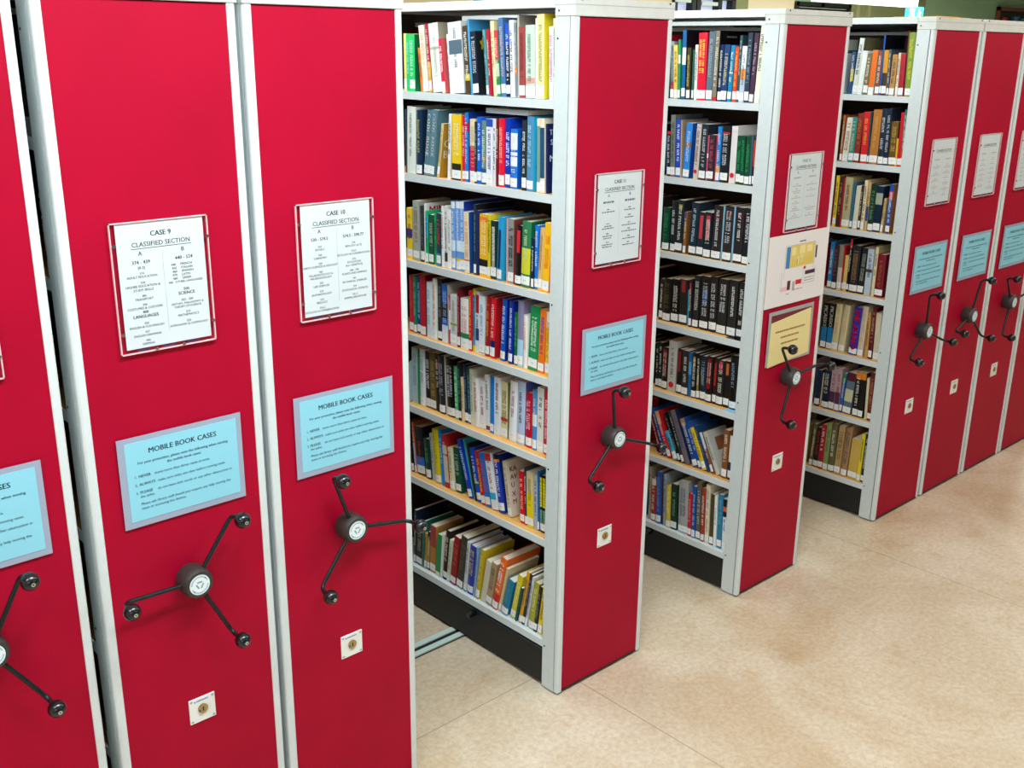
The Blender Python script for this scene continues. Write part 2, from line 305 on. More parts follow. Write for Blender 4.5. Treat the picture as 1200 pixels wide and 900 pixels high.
# row of small pots seen on the sill behind that pane
m = MB(); m.box((17.97, Y1-.05, 2.48), (19.6, Y1-.005, 2.50), wf); g = m.build('window_sill', wn)
for k, (x, hx_) in enumerate(((18.18, 'b02838'), (18.62, '3878c0'), (18.95, '40a0b8'), (19.3, '608050'))):
    m = MB(); m.cyl((x, Y1-.03, 0), .05, .065, 2.5, 2.56+.02*(k % 2), mat(hx_, .4), 'z', 14); m.build('small_pot', props=dict(label='small %s pot on the sill of the brown framed window at top right' % ['red', 'blue', 'turquoise', 'green'][k], category='pot', group='small pots on the window sill'))
SHELVES = """
#A 11 1.880 0.010
0.7658 0.0000 0.0152 0.177 0.0 e8cf6a pale-yellow L
0.7471 0.0000 0.0175 0.174 0.0 1fc266 bright-green T:8fe0f0
0.7189 0.0000 0.0271 0.174 0.0 1fc266 bright-green L,T:c8f0d8,S:0f7a4a
0.6770 0.0012 0.0118 0.134 6.0 e87a2a orange -
0.6491 0.0029 0.0267 0.201 6.3 f0e2cc cream L,T:c8a080
0.6334 0.0013 0.0144 0.205 5.2 b02030 dark-red L,B:e0a030:0:.45
0.5824 0.0051 0.0467 0.206 6.3 e4e6dc white B:a8b49c:.62:.66,T:b8bca8,S:b4ac98,N:a mottled green band
0.5637 0.0018 0.0165 0.162 6.4 d8204a red L,T:ffffff,S:e0605c,B:e8dcae:0:.2
0.5375 0.0010 0.0095 0.175 5.8 e6ecec white T:a0a8b0
0.4759 0.0052 0.0611 0.208 4.9 e8eeee white B:506878:.55:.75,T:60707c,N:a small dark picture
0.4475 0.0020 0.0235 0.198 4.9 4a3a28 dark-brown B:d0c030:.2:.3
0.4362 0.0008 0.0090 0.217 5.3 3c9ad0 light-blue -
0.4086 0.0026 0.0260 0.182 5.7 152238 navy L,T:d0d4dc,S:1a1c22,P:e0c020,N:a yellow flower on its cover
0.3590 0.0012 0.0102 0.187 6.6 5aa0a8 pale-teal L
0.3467 0.0011 0.0111 0.188 5.6 b81630 red -
0.3268 0.0014 0.0158 0.211 5.2 e8dcae cream T:b09060
0.3099 0.0014 0.0157 0.185 5.2 2a8a4c green L,B:d83040:.55:1,B:b8d0b8:.3:.5
0.2884 0.0016 0.0189 0.219 4.9 4a78b0 blue L,T:e0b8b8,N:pink lettering
0.2675 0.0009 0.0173 0.204 2.9 16243c navy L,B:1450c0:.7:1,T:e8ecf4,N:a blue top
0.2483 0.0009 0.0177 0.212 2.9 eef2f4 white -
0.2376 0.0005 0.0092 0.205 3.2 7c8890 grey B:e07a30:.3:.42,N:an orange patch
0.2283 0.0002 0.0077 0.226 1.8 b8b8a8 tall-beige S:8c8478
0.2035 0.0008 0.0238 0.194 1.9 a04040 brownish-red L,T:7a2828
0.1645 0.0012 0.0374 0.198 1.8 c4d4c8 pale-grey-green L,T:3a8a5c,B:d89a90:.2:.28
0.1569 0.0002 0.0061 0.216 1.5 e8ece8 white -
0.1263 0.0008 0.0291 0.227 1.5 eadca4 cream L,S:e0cc20,T:8a9440,N:a yellow cover
0.0904 0.0005 0.0159 0.194 1.7 e4e8f4 white T:c85060
0.0800 0.0003 0.0089 0.215 2.0 ece6d4 cream T:3a8a78,N:green lettering
#B 11 1.618 0.008
0.7689 0.0000 0.0098 0.204 0.0 30404a dark-grey-green -
0.7218 0.0000 0.0454 0.214 -1.8 dfe6dc white T:7a8a7c,N:a grey oval motif
0.6898 0.0000 0.0297 0.204 -1.8 16304e navy L,T:b8b84a,N:yellow-green lettering
0.6557 0.0000 0.0275 0.208 -6.8 557f8e blue-grey L,X:CODE BOOK:ffffff:.9,N:white CODE BOOK lettering
0.6256 0.0000 0.0283 0.209 -6.5 557f8e blue-grey L,X:CODE BOOK:ffffff:.9,N:white CODE BOOK lettering,S:8a8478
0.6030 0.0000 0.0120 0.170 -9.0 dcc890 pale-gold L,T:a88030,S:b88a20,Y:C B,N:large C and B on its gold cover
0.5480 0.0000 0.0128 0.201 -2.9 eef0f0 white -
0.4898 0.0000 0.0436 0.200 0.0 f0c810 yellow L,B:20241c:0:.26,T:fff4c0,N:a black foot
0.4709 0.0000 0.0159 0.198 0.0 e01030 red L,T:f8c8c8
0.4522 0.0000 0.0172 0.209 0.0 1a7ad0 blue L,B:c81030:.73:.87,T:c0dcf4,S:0c3090
0.4255 0.0000 0.0251 0.191 0.0 ecdcb4 cream L,B:e01848:.1:.58,T:d0b880,N:a broad red block
0.4135 0.0000 0.0112 0.184 0.0 22343c dark L,T:90b0b0
0.3938 0.0000 0.0191 0.199 0.0 1060d0 blue L,T:e0ecff
0.3719 0.0000 0.0213 0.189 0.0 6a8a78 grey-green L,B:1a5a70:0:.25,B:e08020:.38:.42,T:d8ecd0,S:204040
0.3407 0.0000 0.0291 0.196 0.0 e8e8f4 white L,B:2050b8:.88:1,T:30408c,N:blue lettering and a blue top
0.3273 0.0000 0.0119 0.195 0.0 e4e4e4 white -
0.3154 0.0000 0.0103 0.199 0.0 7a1828 dark-red -
0.2899 0.0000 0.0240 0.199 0.0 e81838 red L,T:f8c0a0
0.2661 0.0000 0.0217 0.202 0.0 0838b0 blue L,G:f0f4ff,N:large white lettering
0.2349 0.0000 0.0287 0.172 0.0 1878d8 bright-blue L,B:e8f4ff:.66:.94,B:e8f4ff:.56:.62,B:e8f4ff:.38:.54,S:1060c8,P:f0c818,N:white blocks on the spine
0.1914 0.0000 0.0186 0.200 0.0 202428 black L,T:e8e8e8
0.1636 0.0000 0.0263 0.212 0.0 4a8cb4 grey-blue L,T:c0d8e4,S:18a8d8
0.1352 0.0003 0.0154 0.208 1.0 eadfc4 cream L,B:7a9a90:.1:.9
0.1148 0.0005 0.0180 0.209 1.5 e8dcc0 cream L,B:1a4a70:.2:.88,N:a tall teal stripe
0.1062 0.0002 0.0057 0.195 1.6 1a2450 navy S:0c1c58,Z:T S|M,N:white letters on its navy cover
#C 11 1.328 0.014
0.7559 0.0000 0.0294 0.173 0.0 f0cc20 yellow L,B:102c80:.42:.6
0.7168 0.0000 0.0322 0.201 0.0 a8b0a4 grey L,T:8a5040
0.6937 0.0000 0.0206 0.187 0.0 303438 dark-grey L,T:706c70
0.6832 0.0000 0.0087 0.197 -0.4 eef0ee white S:e8e8e8,V:MIN,N:red MIN lettering on its cover
0.6684 0.0000 0.0129 0.174 0.0 10b070 green L,B:30b8d0:.5:.9
0.6416 0.0000 0.0250 0.164 0.0 14503c dark-green L,T:d8d8b0
0.6258 0.0000 0.0139 0.169 0.0 10b060 green -
0.6018 0.0000 0.0216 0.174 0.0 24404c dark-teal L,T:d04830,B:3080b0:0:.25
0.5845 0.0000 0.0137 0.199 0.0 e8ecea white T:c04040
0.5686 0.0000 0.0142 0.201 0.0 dce0dc white B:303c48:.1:.25
0.5486 0.0000 0.0176 0.190 0.0 f0f0ec white T:9098a0
0.5276 0.0002 0.0186 0.220 0.5 6a9cdc light-blue L,B:f0cc20:.08:.18,B:d8ecf8:.28:.44,T:e8f4ff,B:e4eef8:.9:1,N:a yellow foot band
0.5051 0.0003 0.0207 0.222 0.8 6a9cdc light-blue L,B:f0cc20:.08:.18,B:d8ecf8:.28:.44,T:e8f4ff,B:e4eef8:.9:1,N:a yellow foot band
0.4828 0.0004 0.0206 0.224 1.1 6a9cdc light-blue L,B:f0cc20:.08:.18,B:d8ecf8:.28:.44,T:e8f4ff,B:e4eef8:.9:1,S:1838a0,N:a yellow foot band and dark blue cover
0.4562 0.0006 0.0249 0.194 1.5 ecdcb8 cream L,T:e07830,B:d82030:.16:.22,S:1a50a0,N:orange lettering
0.4260 0.0000 0.0117 0.223 0.0 203848 dark-teal L,T:8098a0,S:10181c
0.4171 0.0000 0.0072 0.205 0.0 182c68 navy -
0.3727 0.0000 0.0389 0.196 0.0 f4b820 yellow L,B:1c1c10:.05:.28,T:fff0b8,B:f08020:.88:.96,N:a black foot and pale lettering
0.3575 0.0000 0.0119 0.198 0.0 d8c820 yellow L,G:181c10,N:black lettering
0.3307 0.0000 0.0252 0.182 0.0 183028 black-green L,b:a8a898:.2:.9
0.3052 0.0000 0.0211 0.199 -2.3 1898d0 blue L,b:102c5c:.2:.8,S:2aa8d8
0.2810 0.0000 0.0057 0.197 0.0 e0a0a0 pink -
0.2520 0.0000 0.0274 0.198 0.0 8a9494 grey L,G:101418,N:heavy black lettering
0.2453 0.0000 0.0050 0.195 0.0 7a3028 red-brown -
0.2171 0.0000 0.0270 0.183 -2.0 181418 black L,b:d02838:.55:.92,N:a red title block
0.1768 0.0000 0.0376 0.199 -1.4 2a7a4c green L,B:d0d030:.2:.6,T:c8e0b0,S:146040,N:yellow-green mottling
0.1619 0.0000 0.0108 0.152 0.0 141c40 navy L
0.1456 0.0000 0.0137 0.192 0.0 1078d8 bright-blue L,T:e0f0ff
0.1265 0.0000 0.0170 0.188 -3.1 d8b070 tan L,T:a07838
0.0974 0.0000 0.0275 0.205 -2.9 f8c010 yellow L,T:e86020,S:f08020,N:orange dots and lettering
#D 11 1.069 0.020
0.7686 0.0000 0.0223 0.200 -0.4 c81028 red L,T:e05060
0.7505 0.0000 0.0163 0.200 0.0 108060 green L,T:60d0c0
0.7292 0.0000 0.0194 0.201 -0.6 103880 navy L,T:b0c8f0
0.6979 0.0000 0.0287 0.212 0.0 c01020 red L,S:8a0c18
0.6677 0.0000 0.0246 0.192 0.0 dfe9ec white T:30b0d0,N:pale blue lettering
0.6577 0.0000 0.0082 0.195 0.0 e0ecf4 pale-blue -
0.6378 0.0000 0.0180 0.210 0.0 e8ece0 white L,T:f07030,N:orange lettering
0.6125 0.0000 0.0222 0.213 0.0 282c34 dark-grey L,T:8890a0
0.5790 0.0000 0.0298 0.200 0.0 1860c0 blue B:e8ecf4:0:.3,B:141820:.42:.68,T:b8d8f8,S:c8c8b8,N:a black middle and white foot
0.5640 0.0000 0.0096 0.168 0.0 c83040 red B:f0f0f0:.3:.7
0.5283 0.0000 0.0340 0.172 0.0 d4d4dc pale-grey L,T:b0a860,B:90b020:.4:.45,N:a small green mark
0.5124 0.0000 0.0153 0.198 0.0 701020 maroon L,T:c89090
0.4682 0.0000 0.0436 0.169 0.0 eeece8 white L,B:18804c:.1:.32,T:e0a0a0,S:c8c8c0,N:a green and red foot
0.4522 0.0000 0.0155 0.201 0.0 d81828 red L,T:f8d040,N:yellow lettering
0.4396 0.0000 0.0119 0.210 0.0 e0d040 yellow B:30a0c0:.1:.9
0.4214 0.0000 0.0176 0.203 -0.3 dce4ee white B:c81828:.65:.95,B:303c80:.2:.4
0.3920 0.0000 0.0276 0.193 0.0 e4ecf4 white L,T:40b8e0,B:202428:.02:.1,N:blue lettering and a tiny black foot
0.3680 0.0000 0.0200 0.198 -2.4 a81820 dark-red L,T:e8b050,N:gold lettering
0.3410 0.0000 0.0231 0.197 -2.6 e01828 red L,B:102060:.05:.3,T:ffe0d8,S:b01820,N:an orange and navy foot
0.2964 0.0000 0.0210 0.202 -3.0 1058c8 blue L,T:e8f0ff,S:0c2c90
0.2584 0.0000 0.0180 0.203 -1.7 0c30a8 dark-blue L,T:e0e8ff,S:0c2888
0.2383 0.0000 0.0147 0.168 0.0 147040 green L,T:60c070
0.2106 0.0000 0.0255 0.211 -0.7 8c84a8 greyish-purple L,B:a8d4ec:0:.42,N:a pale blue lower half
0.1909 0.0000 0.0170 0.170 0.0 ecebe4 white T:e8b090
0.1501 0.0000 0.0392 0.204 -3.2 109050 green L,T:f0fff4,W,N:white script lettering
0.1189 0.0000 0.0255 0.201 -2.9 f07820 orange L,T:2040b0,N:blue lettering
0.0931 0.0000 0.0202 0.199 -1.4 f0c030 yellow L,T:d09020,B:ece4dc:.75:1
#E 11 0.807 0.028
0.7607 0.0000 0.0314 0.203 0.0 b8ccd0 pale-grey-blue T:808c90
0.7488 0.0000 0.0086 0.203 0.0 18904c green -
0.7160 0.0002 0.0295 0.208 0.4 e0e8ee white L,T:8090a0
0.6888 0.0005 0.0240 0.203 1.2 141414 black L,G:f0f0e8,N:heavy white lettering
0.6549 0.0009 0.0314 0.206 1.7 6a5428 olive-brown L,T:c8a850,N:gold lettering
0.6346 0.0007 0.0178 0.208 2.3 181418 black B:d01828:.78:.84,N:a red band near the top
0.6021 0.0014 0.0307 0.206 2.6 2a2c34 dark-grey L,G:a8acb8
0.5939 0.0003 0.0075 0.213 2.6 c8c0a8 beige -
0.5527 0.0018 0.0406 0.206 2.6 0c0c0c black L,G:c8ccd0,N:heavy white lettering and a tall spine
0.5326 0.0009 0.0194 0.185 2.6 58b878 light-green L,T:e0ffe8
0.5163 0.0007 0.0157 0.205 2.6 20242c black L,T:40a0a0
0.5037 0.0005 0.0120 0.155 2.6 e8d4a0 cream -
0.4853 0.0008 0.0178 0.204 2.6 1c2c44 navy L,T:8090b0
0.4687 0.0007 0.0159 0.198 2.6 184c5c dark-teal L,T:60b0a0
0.4517 0.0007 0.0164 0.196 2.6 dcdcc4 pale-beige T:a0a088
0.4285 0.0010 0.0226 0.169 2.6 ece8e4 white T:c06050
0.3938 0.0016 0.0341 0.166 2.6 ecf0f2 white L,T:c04050,S:1850a0,N:small red and blue marks
0.3726 0.0010 0.0194 0.194 3.0 eeeeea white T:806850,B:801838:.02:.1,N:a maroon foot
0.3532 0.0000 0.0170 0.196 0.0 1080d8 bright-blue L
0.3223 0.0000 0.0275 0.199 0.0 e8eef4 white L
0.2880 0.0000 0.0315 0.191 0.0 e4d8a8 cream L,T:30342c,B:d03020:.3:.36,S:6a7838,N:a red and black round badge
0.2476 0.0000 0.0353 0.203 -2.0 ecf0f4 white L,T:c05050,B:202020:.08:.14
0.2068 0.0000 0.0369 0.212 -1.0 b8c8e4 pale-blue L,S:5060b0
0.1751 0.0000 0.0279 0.182 0.0 c01030 crimson L,G:f0c0c8
0.1516 0.0000 0.0192 0.199 0.0 4890d0 blue L,B:e0ecf4:.4:.6
0.1206 0.0000 0.0288 0.212 0.0 e4e4dc white L,S:90783c
0.0987 0.0000 0.0178 0.214 0.0 d02040 red L,T:f8d8dc,N:pale pink lettering
#F 11 0.535 0.028
0.8074 0.0014 0.0131 0.184 5.9 e88830 orange L
0.7870 0.0016 0.0157 0.189 5.9 181410 black L,T:b06030
0.7721 0.0011 0.0102 0.191 5.9 c86038 reddish-brown L,B:a0b0d0:.1:.6
0.7228 0.0046 0.0449 0.182 5.9 101820 black L,B:1a70d0:.06:.38,X:Theory U:f05030:1,N:red Theory U lettering above a blue foot
0.6894 0.0029 0.0284 0.149 5.9 143c2c dark-green L,T:60a080
0.6695 0.0016 0.0151 0.176 5.9 b8bcb8 pale-grey -
0.6332 0.0033 0.0317 0.200 5.9 e0d010 yellow L,T:b0a010
0.6123 0.0017 0.0161 0.206 5.9 1888e0 blue -
0.5841 0.0024 0.0235 0.195 5.9 c02028 red B:dcd4b8:.1:.8,B:c02028:.6:.64,N:a cream middle
0.5542 0.0026 0.0252 0.155 5.9 dcd8b0 cream L,T:787860
0.5215 0.0029 0.0280 0.164 5.9 0c4c34 dark-green L,T:d0e8d8
0.4605 0.0065 0.0207 0.208 18.4 1040c0 blue L,T:e0f0ff,B:e0c820:.06:.14,N:a yellow spot near the foot
0.4504 0.0018 0.0064 0.215 16.2 40b0b0 teal -
0.4395 0.0018 0.0076 0.201 13.8 202428 black -
0.4159 0.0051 0.0214 0.190 13.6 1048c0 blue L,T:e8f4ff,B:b0c030:.34:.38,N:white lettering
0.3931 0.0038 0.0188 0.188 11.6 c81020 red L,T:f0d040,N:yellow lettering
0.3637 0.0054 0.0261 0.189 11.9 1070d0 blue L,T:e04030,N:a red crossed motif
0.3289 0.0063 0.0293 0.196 12.4 ecf0f4 white B:d02030:.86:1,B:30b0d8:.18:.3,T:d05050,N:a red top and pale blue foot
0.2952 0.0051 0.0285 0.201 10.4 1038b0 blue L,B:181818:.93:1,B:f08020:.88:.93,T:f0f4ff,S:0c2c80,N:an orange and black top
0.2607 0.0032 0.0185 0.191 10.0 d8d0bc cream L,T:c07040,S:d4ccb8,V2:KA AV,N:dark red letters down its cover
0.1993 0.0012 0.0207 0.180 3.3 d81028 red L,T:f8d0a0
0.1875 0.0004 0.0094 0.198 2.6 204048 dark-teal L
0.1566 0.0010 0.0291 0.190 2.1 d8c898 tan L,B:e8d010:0:.62,T:909040,N:a yellow lower half
0.1404 0.0004 0.0138 0.189 1.7 b0b8c8 pale-grey -
0.1312 0.0002 0.0074 0.207 1.6 1868b0 blue L
0.0982 0.0010 0.0307 0.195 1.8 101010 black L,c:e0d020:.45:.92,c:70a080:.16:.4,N:yellow title blocks
#G 11 0.175 0.014
0.7732 0.0000 0.0135 0.218 -2.6 1c2c44 navy L,S:182438
0.7373 0.0000 0.0336 0.146 -3.5 1a1a18 black L,T:c0b8a0
0.7265 0.0000 0.0087 0.191 -3.4 187068 teal -
0.7111 0.0000 0.0132 0.147 -3.3 b08838 tan L
0.6943 0.0000 0.0146 0.157 -3.6 201c14 black L,B:b09040:.2:.8
0.6594 0.0000 0.0312 0.190 -2.4 b88040 tan L,B:a84038:.55:1,N:a red upper half
0.6309 0.0000 0.0240 0.170 -5.3 109050 green B:ece4c8:0:.1
0.6205 0.0000 0.0083 0.177 -4.8 ece8dc cream L
0.5954 0.0000 0.0221 0.203 -7.3 181410 black L,T:f0e8d8,N:white lettering
0.5763 0.0000 0.0154 0.173 -7.0 dcdcc0 cream L,T:80a080
0.5429 0.0000 0.0295 0.198 -8.9 980c18 dark-red L,T:e07060
0.5049 0.0000 0.0324 0.213 -9.0 38342c dark-grey L,T:787060
0.4815 0.0000 0.0162 0.202 -7.1 ccd8dc pale-grey L,B:189858:0:.14,N:a green foot
0.4477 0.0000 0.0303 0.195 -6.3 2838a8 blue L,G:d8c880,N:gold lettering
0.4340 0.0000 0.0091 0.201 -6.3 88b0d8 light-blue -
0.4119 0.0000 0.0192 0.202 -9.2 c8b020 mustard-yellow L,T:f0e8a0
0.3796 0.0000 0.0258 0.169 -11.2 dcd4c0 cream -
0.3474 0.0000 0.0269 0.174 -10.8 b09870 tan L
0.3157 0.0000 0.0276 0.215 -13.8 f07020 orange L,B:d82020:0:.3,G:ffffff,N:white lettering and a red foot
0.2992 0.0000 0.0114 0.183 -13.3 d8c498 beige L
0.2640 0.0000 0.0309 0.144 -14.5 1878a0 blue L,T:50b0c0
0.2292 0.0000 0.0228 0.178 -12.9 d8cc20 yellow L,T:f0ecb0
0.2160 0.0000 0.0098 0.137 -12.0 145048 dark-teal -
0.1962 0.0000 0.0148 0.206 -11.4 e0a010 golden-yellow L
0.1806 0.0000 0.0135 0.205 -11.0 28282c black L,T:909098
0.1676 0.0000 0.0095 0.197 -10.2 c8ccd0 pale-grey L
0.1392 0.0000 0.0245 0.182 -9.3 a8a830 olive-yellow L,T:e8e890
0.1213 0.0000 0.0157 0.177 -8.8 181818 black L,T:909090
0.0998 0.0000 0.0180 0.179 -7.9 f0d010 yellow L,T:303018,N:dark lettering
#H 12 1.845 0.010
0.4552 0.0007 0.0148 0.199 2.8 8c989c grey L,B:b04050:.1:.3
0.4372 0.0009 0.0152 0.187 3.5 e8c850 yellow L
0.4246 0.0005 0.0099 0.205 2.8 2a9060 green L,B:e0e8e0:.6:.75
0.4058 0.0005 0.0161 0.238 1.9 1060a0 blue L,B:e8f0f0:.5:.75,S:0a0c14
0.3830 0.0005 0.0160 0.178 1.9 3a3018 olive-brown L,T:c8c060
0.3665 0.0002 0.0086 0.171 1.2 20604c green L
0.3522 0.0004 0.0122 0.188 1.7 e0e8e0 white L
0.3127 0.0010 0.0368 0.228 1.5 e01838 red L,G:f0c050,N:gold lettering
0.2837 0.0000 0.0254 0.233 0.0 5a7080 grey-blue L,T:a0b0b4,N:a marbled spine
0.2639 0.0000 0.0177 0.235 0.0 807868 greyish-brown S:080808,B:c82828:0:.06,K,N:a huge black cover
0.2462 0.0000 0.0151 0.189 0.0 10305c navy L
0.2213 0.0000 0.0228 0.189 -1.3 12386c navy L,T:d0d0a0
0.2025 0.0000 0.0158 0.187 -1.3 1088b8 blue L,B:f0d8a0:.5:.53
0.1833 0.0000 0.0148 0.182 0.0 e84828 orange-red L,T:f0d040
0.1699 0.0000 0.0108 0.220 0.0 2a4a50 dark-teal L,T:b0c0c0
0.1490 0.0000 0.0183 0.185 -0.6 b8c4dc pale-blue L,B:f0a050:.4:.6,B:eef4f4:.6:1,N:an orange glow
0.1293 0.0000 0.0173 0.228 0.0 28384c dark-blue L,T:90a0b0
0.1106 0.0000 0.0162 0.227 -1.3 4a3048 purple L,T:c0b0c0
0.0865 0.0000 0.0207 0.251 -1.7 e8e8d0 tall-cream L,S:c0c050
#I 12 1.567 0.010
0.4656 0.0002 0.0050 0.141 2.7 1868c8 blue -
0.4504 0.0007 0.0146 0.163 2.7 181818 black L,T:e0e0e0,B:d82030:.93:1,N:a red top
0.4288 0.0010 0.0210 0.221 2.7 7a8078 grey L,T:304038
0.4034 0.0010 0.0208 0.208 2.7 1048c0 blue L,T:f0f4ff,N:white script lettering
0.3977 0.0002 0.0050 0.206 2.7 c8a880 tan -
0.3652 0.0000 0.0279 0.197 -1.9 2888e0 light-blue L,T:c8e4ff,B:886050:.55:.66,S:1050b0
0.3239 0.0000 0.0197 0.196 -1.5 ccc8c0 pale-grey R,B:d86060:.93:.94,N:a red dot at the foot
0.2930 0.0000 0.0277 0.196 -1.1 202830 black L,T:c0c8d0
0.2817 0.0000 0.0076 0.159 0.0 c85070 pink L,B:f0e0e0:.5:.6
0.2548 0.0000 0.0248 0.162 0.0 302830 black L,T:c84868,N:pink lettering
0.2473 0.0000 0.0060 0.162 0.0 b02040 red -
0.2287 0.0000 0.0165 0.192 0.0 2080d8 sky-blue L,B:d0a870:.1:.3
0.1944 0.0000 0.0317 0.195 0.0 181c20 black L,T:d8dce0,B:a03020:.85:.9,N:white lettering
0.1625 0.0001 0.0249 0.197 0.1 e0dcdc white R,B:e07070:.9:.905,N:a red dot at the foot and grey shoulders
0.1401 0.0004 0.0183 0.166 1.4 0c4830 dark-green L,T:28a060
0.1213 0.0005 0.0167 0.167 1.8 0c4830 dark-green L,T:28a060
0.1003 0.0002 0.0190 0.168 0.5 0c4830 dark-green L,T:28a060
0.0903 0.0001 0.0080 0.168 1.0 385868 grey-blue L
0.0803 0.0002 0.0084 0.163 1.3 30201c black L,B:c03828:.4:.95
#J 12 1.287 0.014
0.4426 0.0000 0.0323 0.163 0.0 0c4030 dark-green L,T:20a060
0.4155 0.0000 0.0220 0.191 0.0 20262a black L,T:e0e4e4
0.3805 0.0000 0.0327 0.197 -1.0 20282c charcoal L,T:e8ecec,b:b0a030:.84:.92,N:yellow flowers at the top
0.3643 0.0000 0.0129 0.156 0.0 98642c brown L,b:2858a0:.7:1
0.3177 0.0000 0.0320 0.195 -1.7 14283c navy L,T:c0d8e0
0.2845 0.0000 0.0289 0.164 -1.5 102430 navy L,b:c83848:.4:.93,N:a red title strip
0.2485 0.0000 0.0312 0.167 0.0 102430 navy L,b:c83848:.4:.93,N:a red title strip
0.2043 0.0000 0.0394 0.196 -0.8 2c2428 charcoal L,T:d0d8dc,b:602020:.75:.85
0.1962 0.0000 0.0050 0.196 0.0 8cc0d8 pale-blue -
0.1569 0.0000 0.0367 0.200 -0.7 2c2428 charcoal L,T:d0d8dc,b:602020:.8:.9
0.1488 0.0000 0.0050 0.200 0.0 80b8d8 pale-blue -
0.1117 0.0000 0.0356 0.200 0.0 2c2428 charcoal L,T:f0f0f0,b:602020:.8:.9
0.0803 0.0000 0.0283 0.201 0.0 1c2024 black L,T:e8e8e8
#K 12 1.010 0.028
0.4673 0.0000 0.0172 0.162 0.0 3a2418 dark-brown L
0.4285 0.0000 0.0359 0.168 0.0 1c1a18 black L,T:706030,N:gold lettering
0.3892 0.0003 0.0348 0.171 0.6 141010 black L
0.3487 0.0011 0.0365 0.175 1.7 2a2422 charcoal L,b:982828:.72:.98,N:a dull red top strip
0.3372 0.0002 0.0087 0.140 1.5 38a0c0 light-blue -
0.3235 0.0004 0.0120 0.177 2.0 241c1c black L,b:c02838:.65:.95
0.2947 0.0000 0.0260 0.201 0.0 24201e charcoal L,T:d8dcdc
0.2481 0.0002 0.0379 0.205 0.2 24201e charcoal L,T:d0d4d4,b:1858a8:.5:.75,N:a small blue strip
0.2111 0.0008 0.0321 0.209 1.5 24201e charcoal L,T:e0e4e4
0.1684 0.0000 0.0400 0.207 0.0 24201e charcoal L,T:e0e8ec,b:702020:.8:.9
0.1218 0.0000 0.0378 0.211 0.0 24201e charcoal L,T:e4e8e8
0.0900 0.0000 0.0287 0.209 0.0 24201e charcoal L,T:e4e8e8
#L 12 0.733 0.030
0.4722 0.0002 0.0136 0.180 1.0 0c2018 black-green L
0.4551 0.0004 0.0152 0.185 1.4 181410 black L
0.4260 0.0000 0.0267 0.171 0.0 241818 black L,b:a02028:.4:.95,N:a dark red strip
0.3835 0.0000 0.0396 0.204 0.0 c8c4bc pale-grey R,B:d05050:.9:.905,N:a red dot at the foot
0.3551 0.0002 0.0244 0.179 0.4 1c1614 black L,b:901c20:.5:.95
0.3225 0.0006 0.0298 0.179 1.1 2c2a28 charcoal L
0.3069 0.0004 0.0133 0.176 1.7 2060a0 blue B:50a0d0:.5:.8
0.2841 0.0003 0.0204 0.180 0.8 181818 black L,b:a88830:.7:.92
0.2671 0.0003 0.0148 0.176 1.3 101010 black L,b:a89820:.2:.6,N:yellow lettering
0.2398 0.0006 0.0256 0.175 1.4 142030 navy L,T:b0c0d0
0.2100 0.0000 0.0280 0.182 0.0 201014 black L,b:980c20:.3:.95,N:a crimson strip
0.1897 0.0000 0.0171 0.181 0.0 301414 black-red L,b:b02c20:.4:.9
0.1589 0.0000 0.0286 0.177 0.0 181414 black L,b:c83858:.75:.98,N:a pink title
0.1305 0.0003 0.0241 0.180 0.7 201818 black L,b:c86030:.7:.95,N:an orange-brown title
0.0967 0.0008 0.0306 0.209 1.6 0c0c0c black L,T:90a8b8
#M 12 0.455 0.022
0.4210 0.0043 0.0108 0.195 23.3 781420 dark-red L
0.4037 0.0047 0.0118 0.200 23.3 1050a0 blue L
0.3759 0.0078 0.0188 0.194 24.5 e02030 red L,B:e8a878:.72:1,N:a peach top
0.3436 0.0094 0.0207 0.120 27.0 48b0d8 sky-blue L,T:1c3c58
0.3232 0.0056 0.0122 0.202 27.0 101410 black L,T:90a090
0.3069 0.0054 0.0130 0.216 24.3 30343c charcoal L,T:c8ccd0
0.2807 0.0099 0.0236 0.221 24.7 7a6a70 mauve-grey T:485880,S:203050
0.2425 0.0097 0.0230 0.197 24.9 1c4890 blue L,B:a88868:.85:1
0.2250 0.0054 0.0126 0.190 25.2 1048a8 blue L,T:c0d8f8,S:2858a0
0.2005 0.0094 0.0217 0.172 25.7 e8d010 yellow L
0.1834 0.0056 0.0128 0.186 25.8 184070 navy T:e07830
0.1648 0.0055 0.0125 0.165 25.8 80503c brown L,B:c8d8e8:.6:1
0.1389 0.0080 0.0178 0.172 26.7 c8c8c0 pale-grey S:c4c4bc,J,N:a brown square on its pale cover
0.1074 0.0000 0.0229 0.195 0.0 8a5028 brown L
0.0883 0.0000 0.0153 0.179 0.0 142c4c navy L,B:e0e8e0:.4:1
#N 12 0.162 0.016
0.4635 0.0003 0.0107 0.231 1.8 a8a080 beige -
0.4366 0.0006 0.0237 0.186 1.4 b03030 red L,B:e0dcd4:.85:1
0.4057 0.0008 0.0260 0.224 1.9 2c50a0 blue L,T:80a0d0,N:a speckled spine
0.3954 0.0003 0.0079 0.217 2.0 402820 dark-brown -
0.3810 0.0005 0.0121 0.223 2.5 9ca8ac pale-grey -
0.3565 0.0008 0.0213 0.180 2.1 d8c040 yellow L,T:fff0b0
0.3231 0.0011 0.0303 0.195 2.1 143424 dark-green L,T:80a890
0.2695 0.0020 0.0463 0.220 2.5 a8aaac grey L,T:585c60,N:a very broad spine
0.2491 0.0006 0.0173 0.182 2.1 c01828 red L,T:f0a0a0
0.2305 0.0005 0.0156 0.219 2.0 1850a8 blue L,T:c0d8f0
0.2064 0.0007 0.0211 0.242 1.9 605c50 olive-grey L,T:c8c8b8
0.1856 0.0005 0.0169 0.226 1.8 a83020 red-brown L
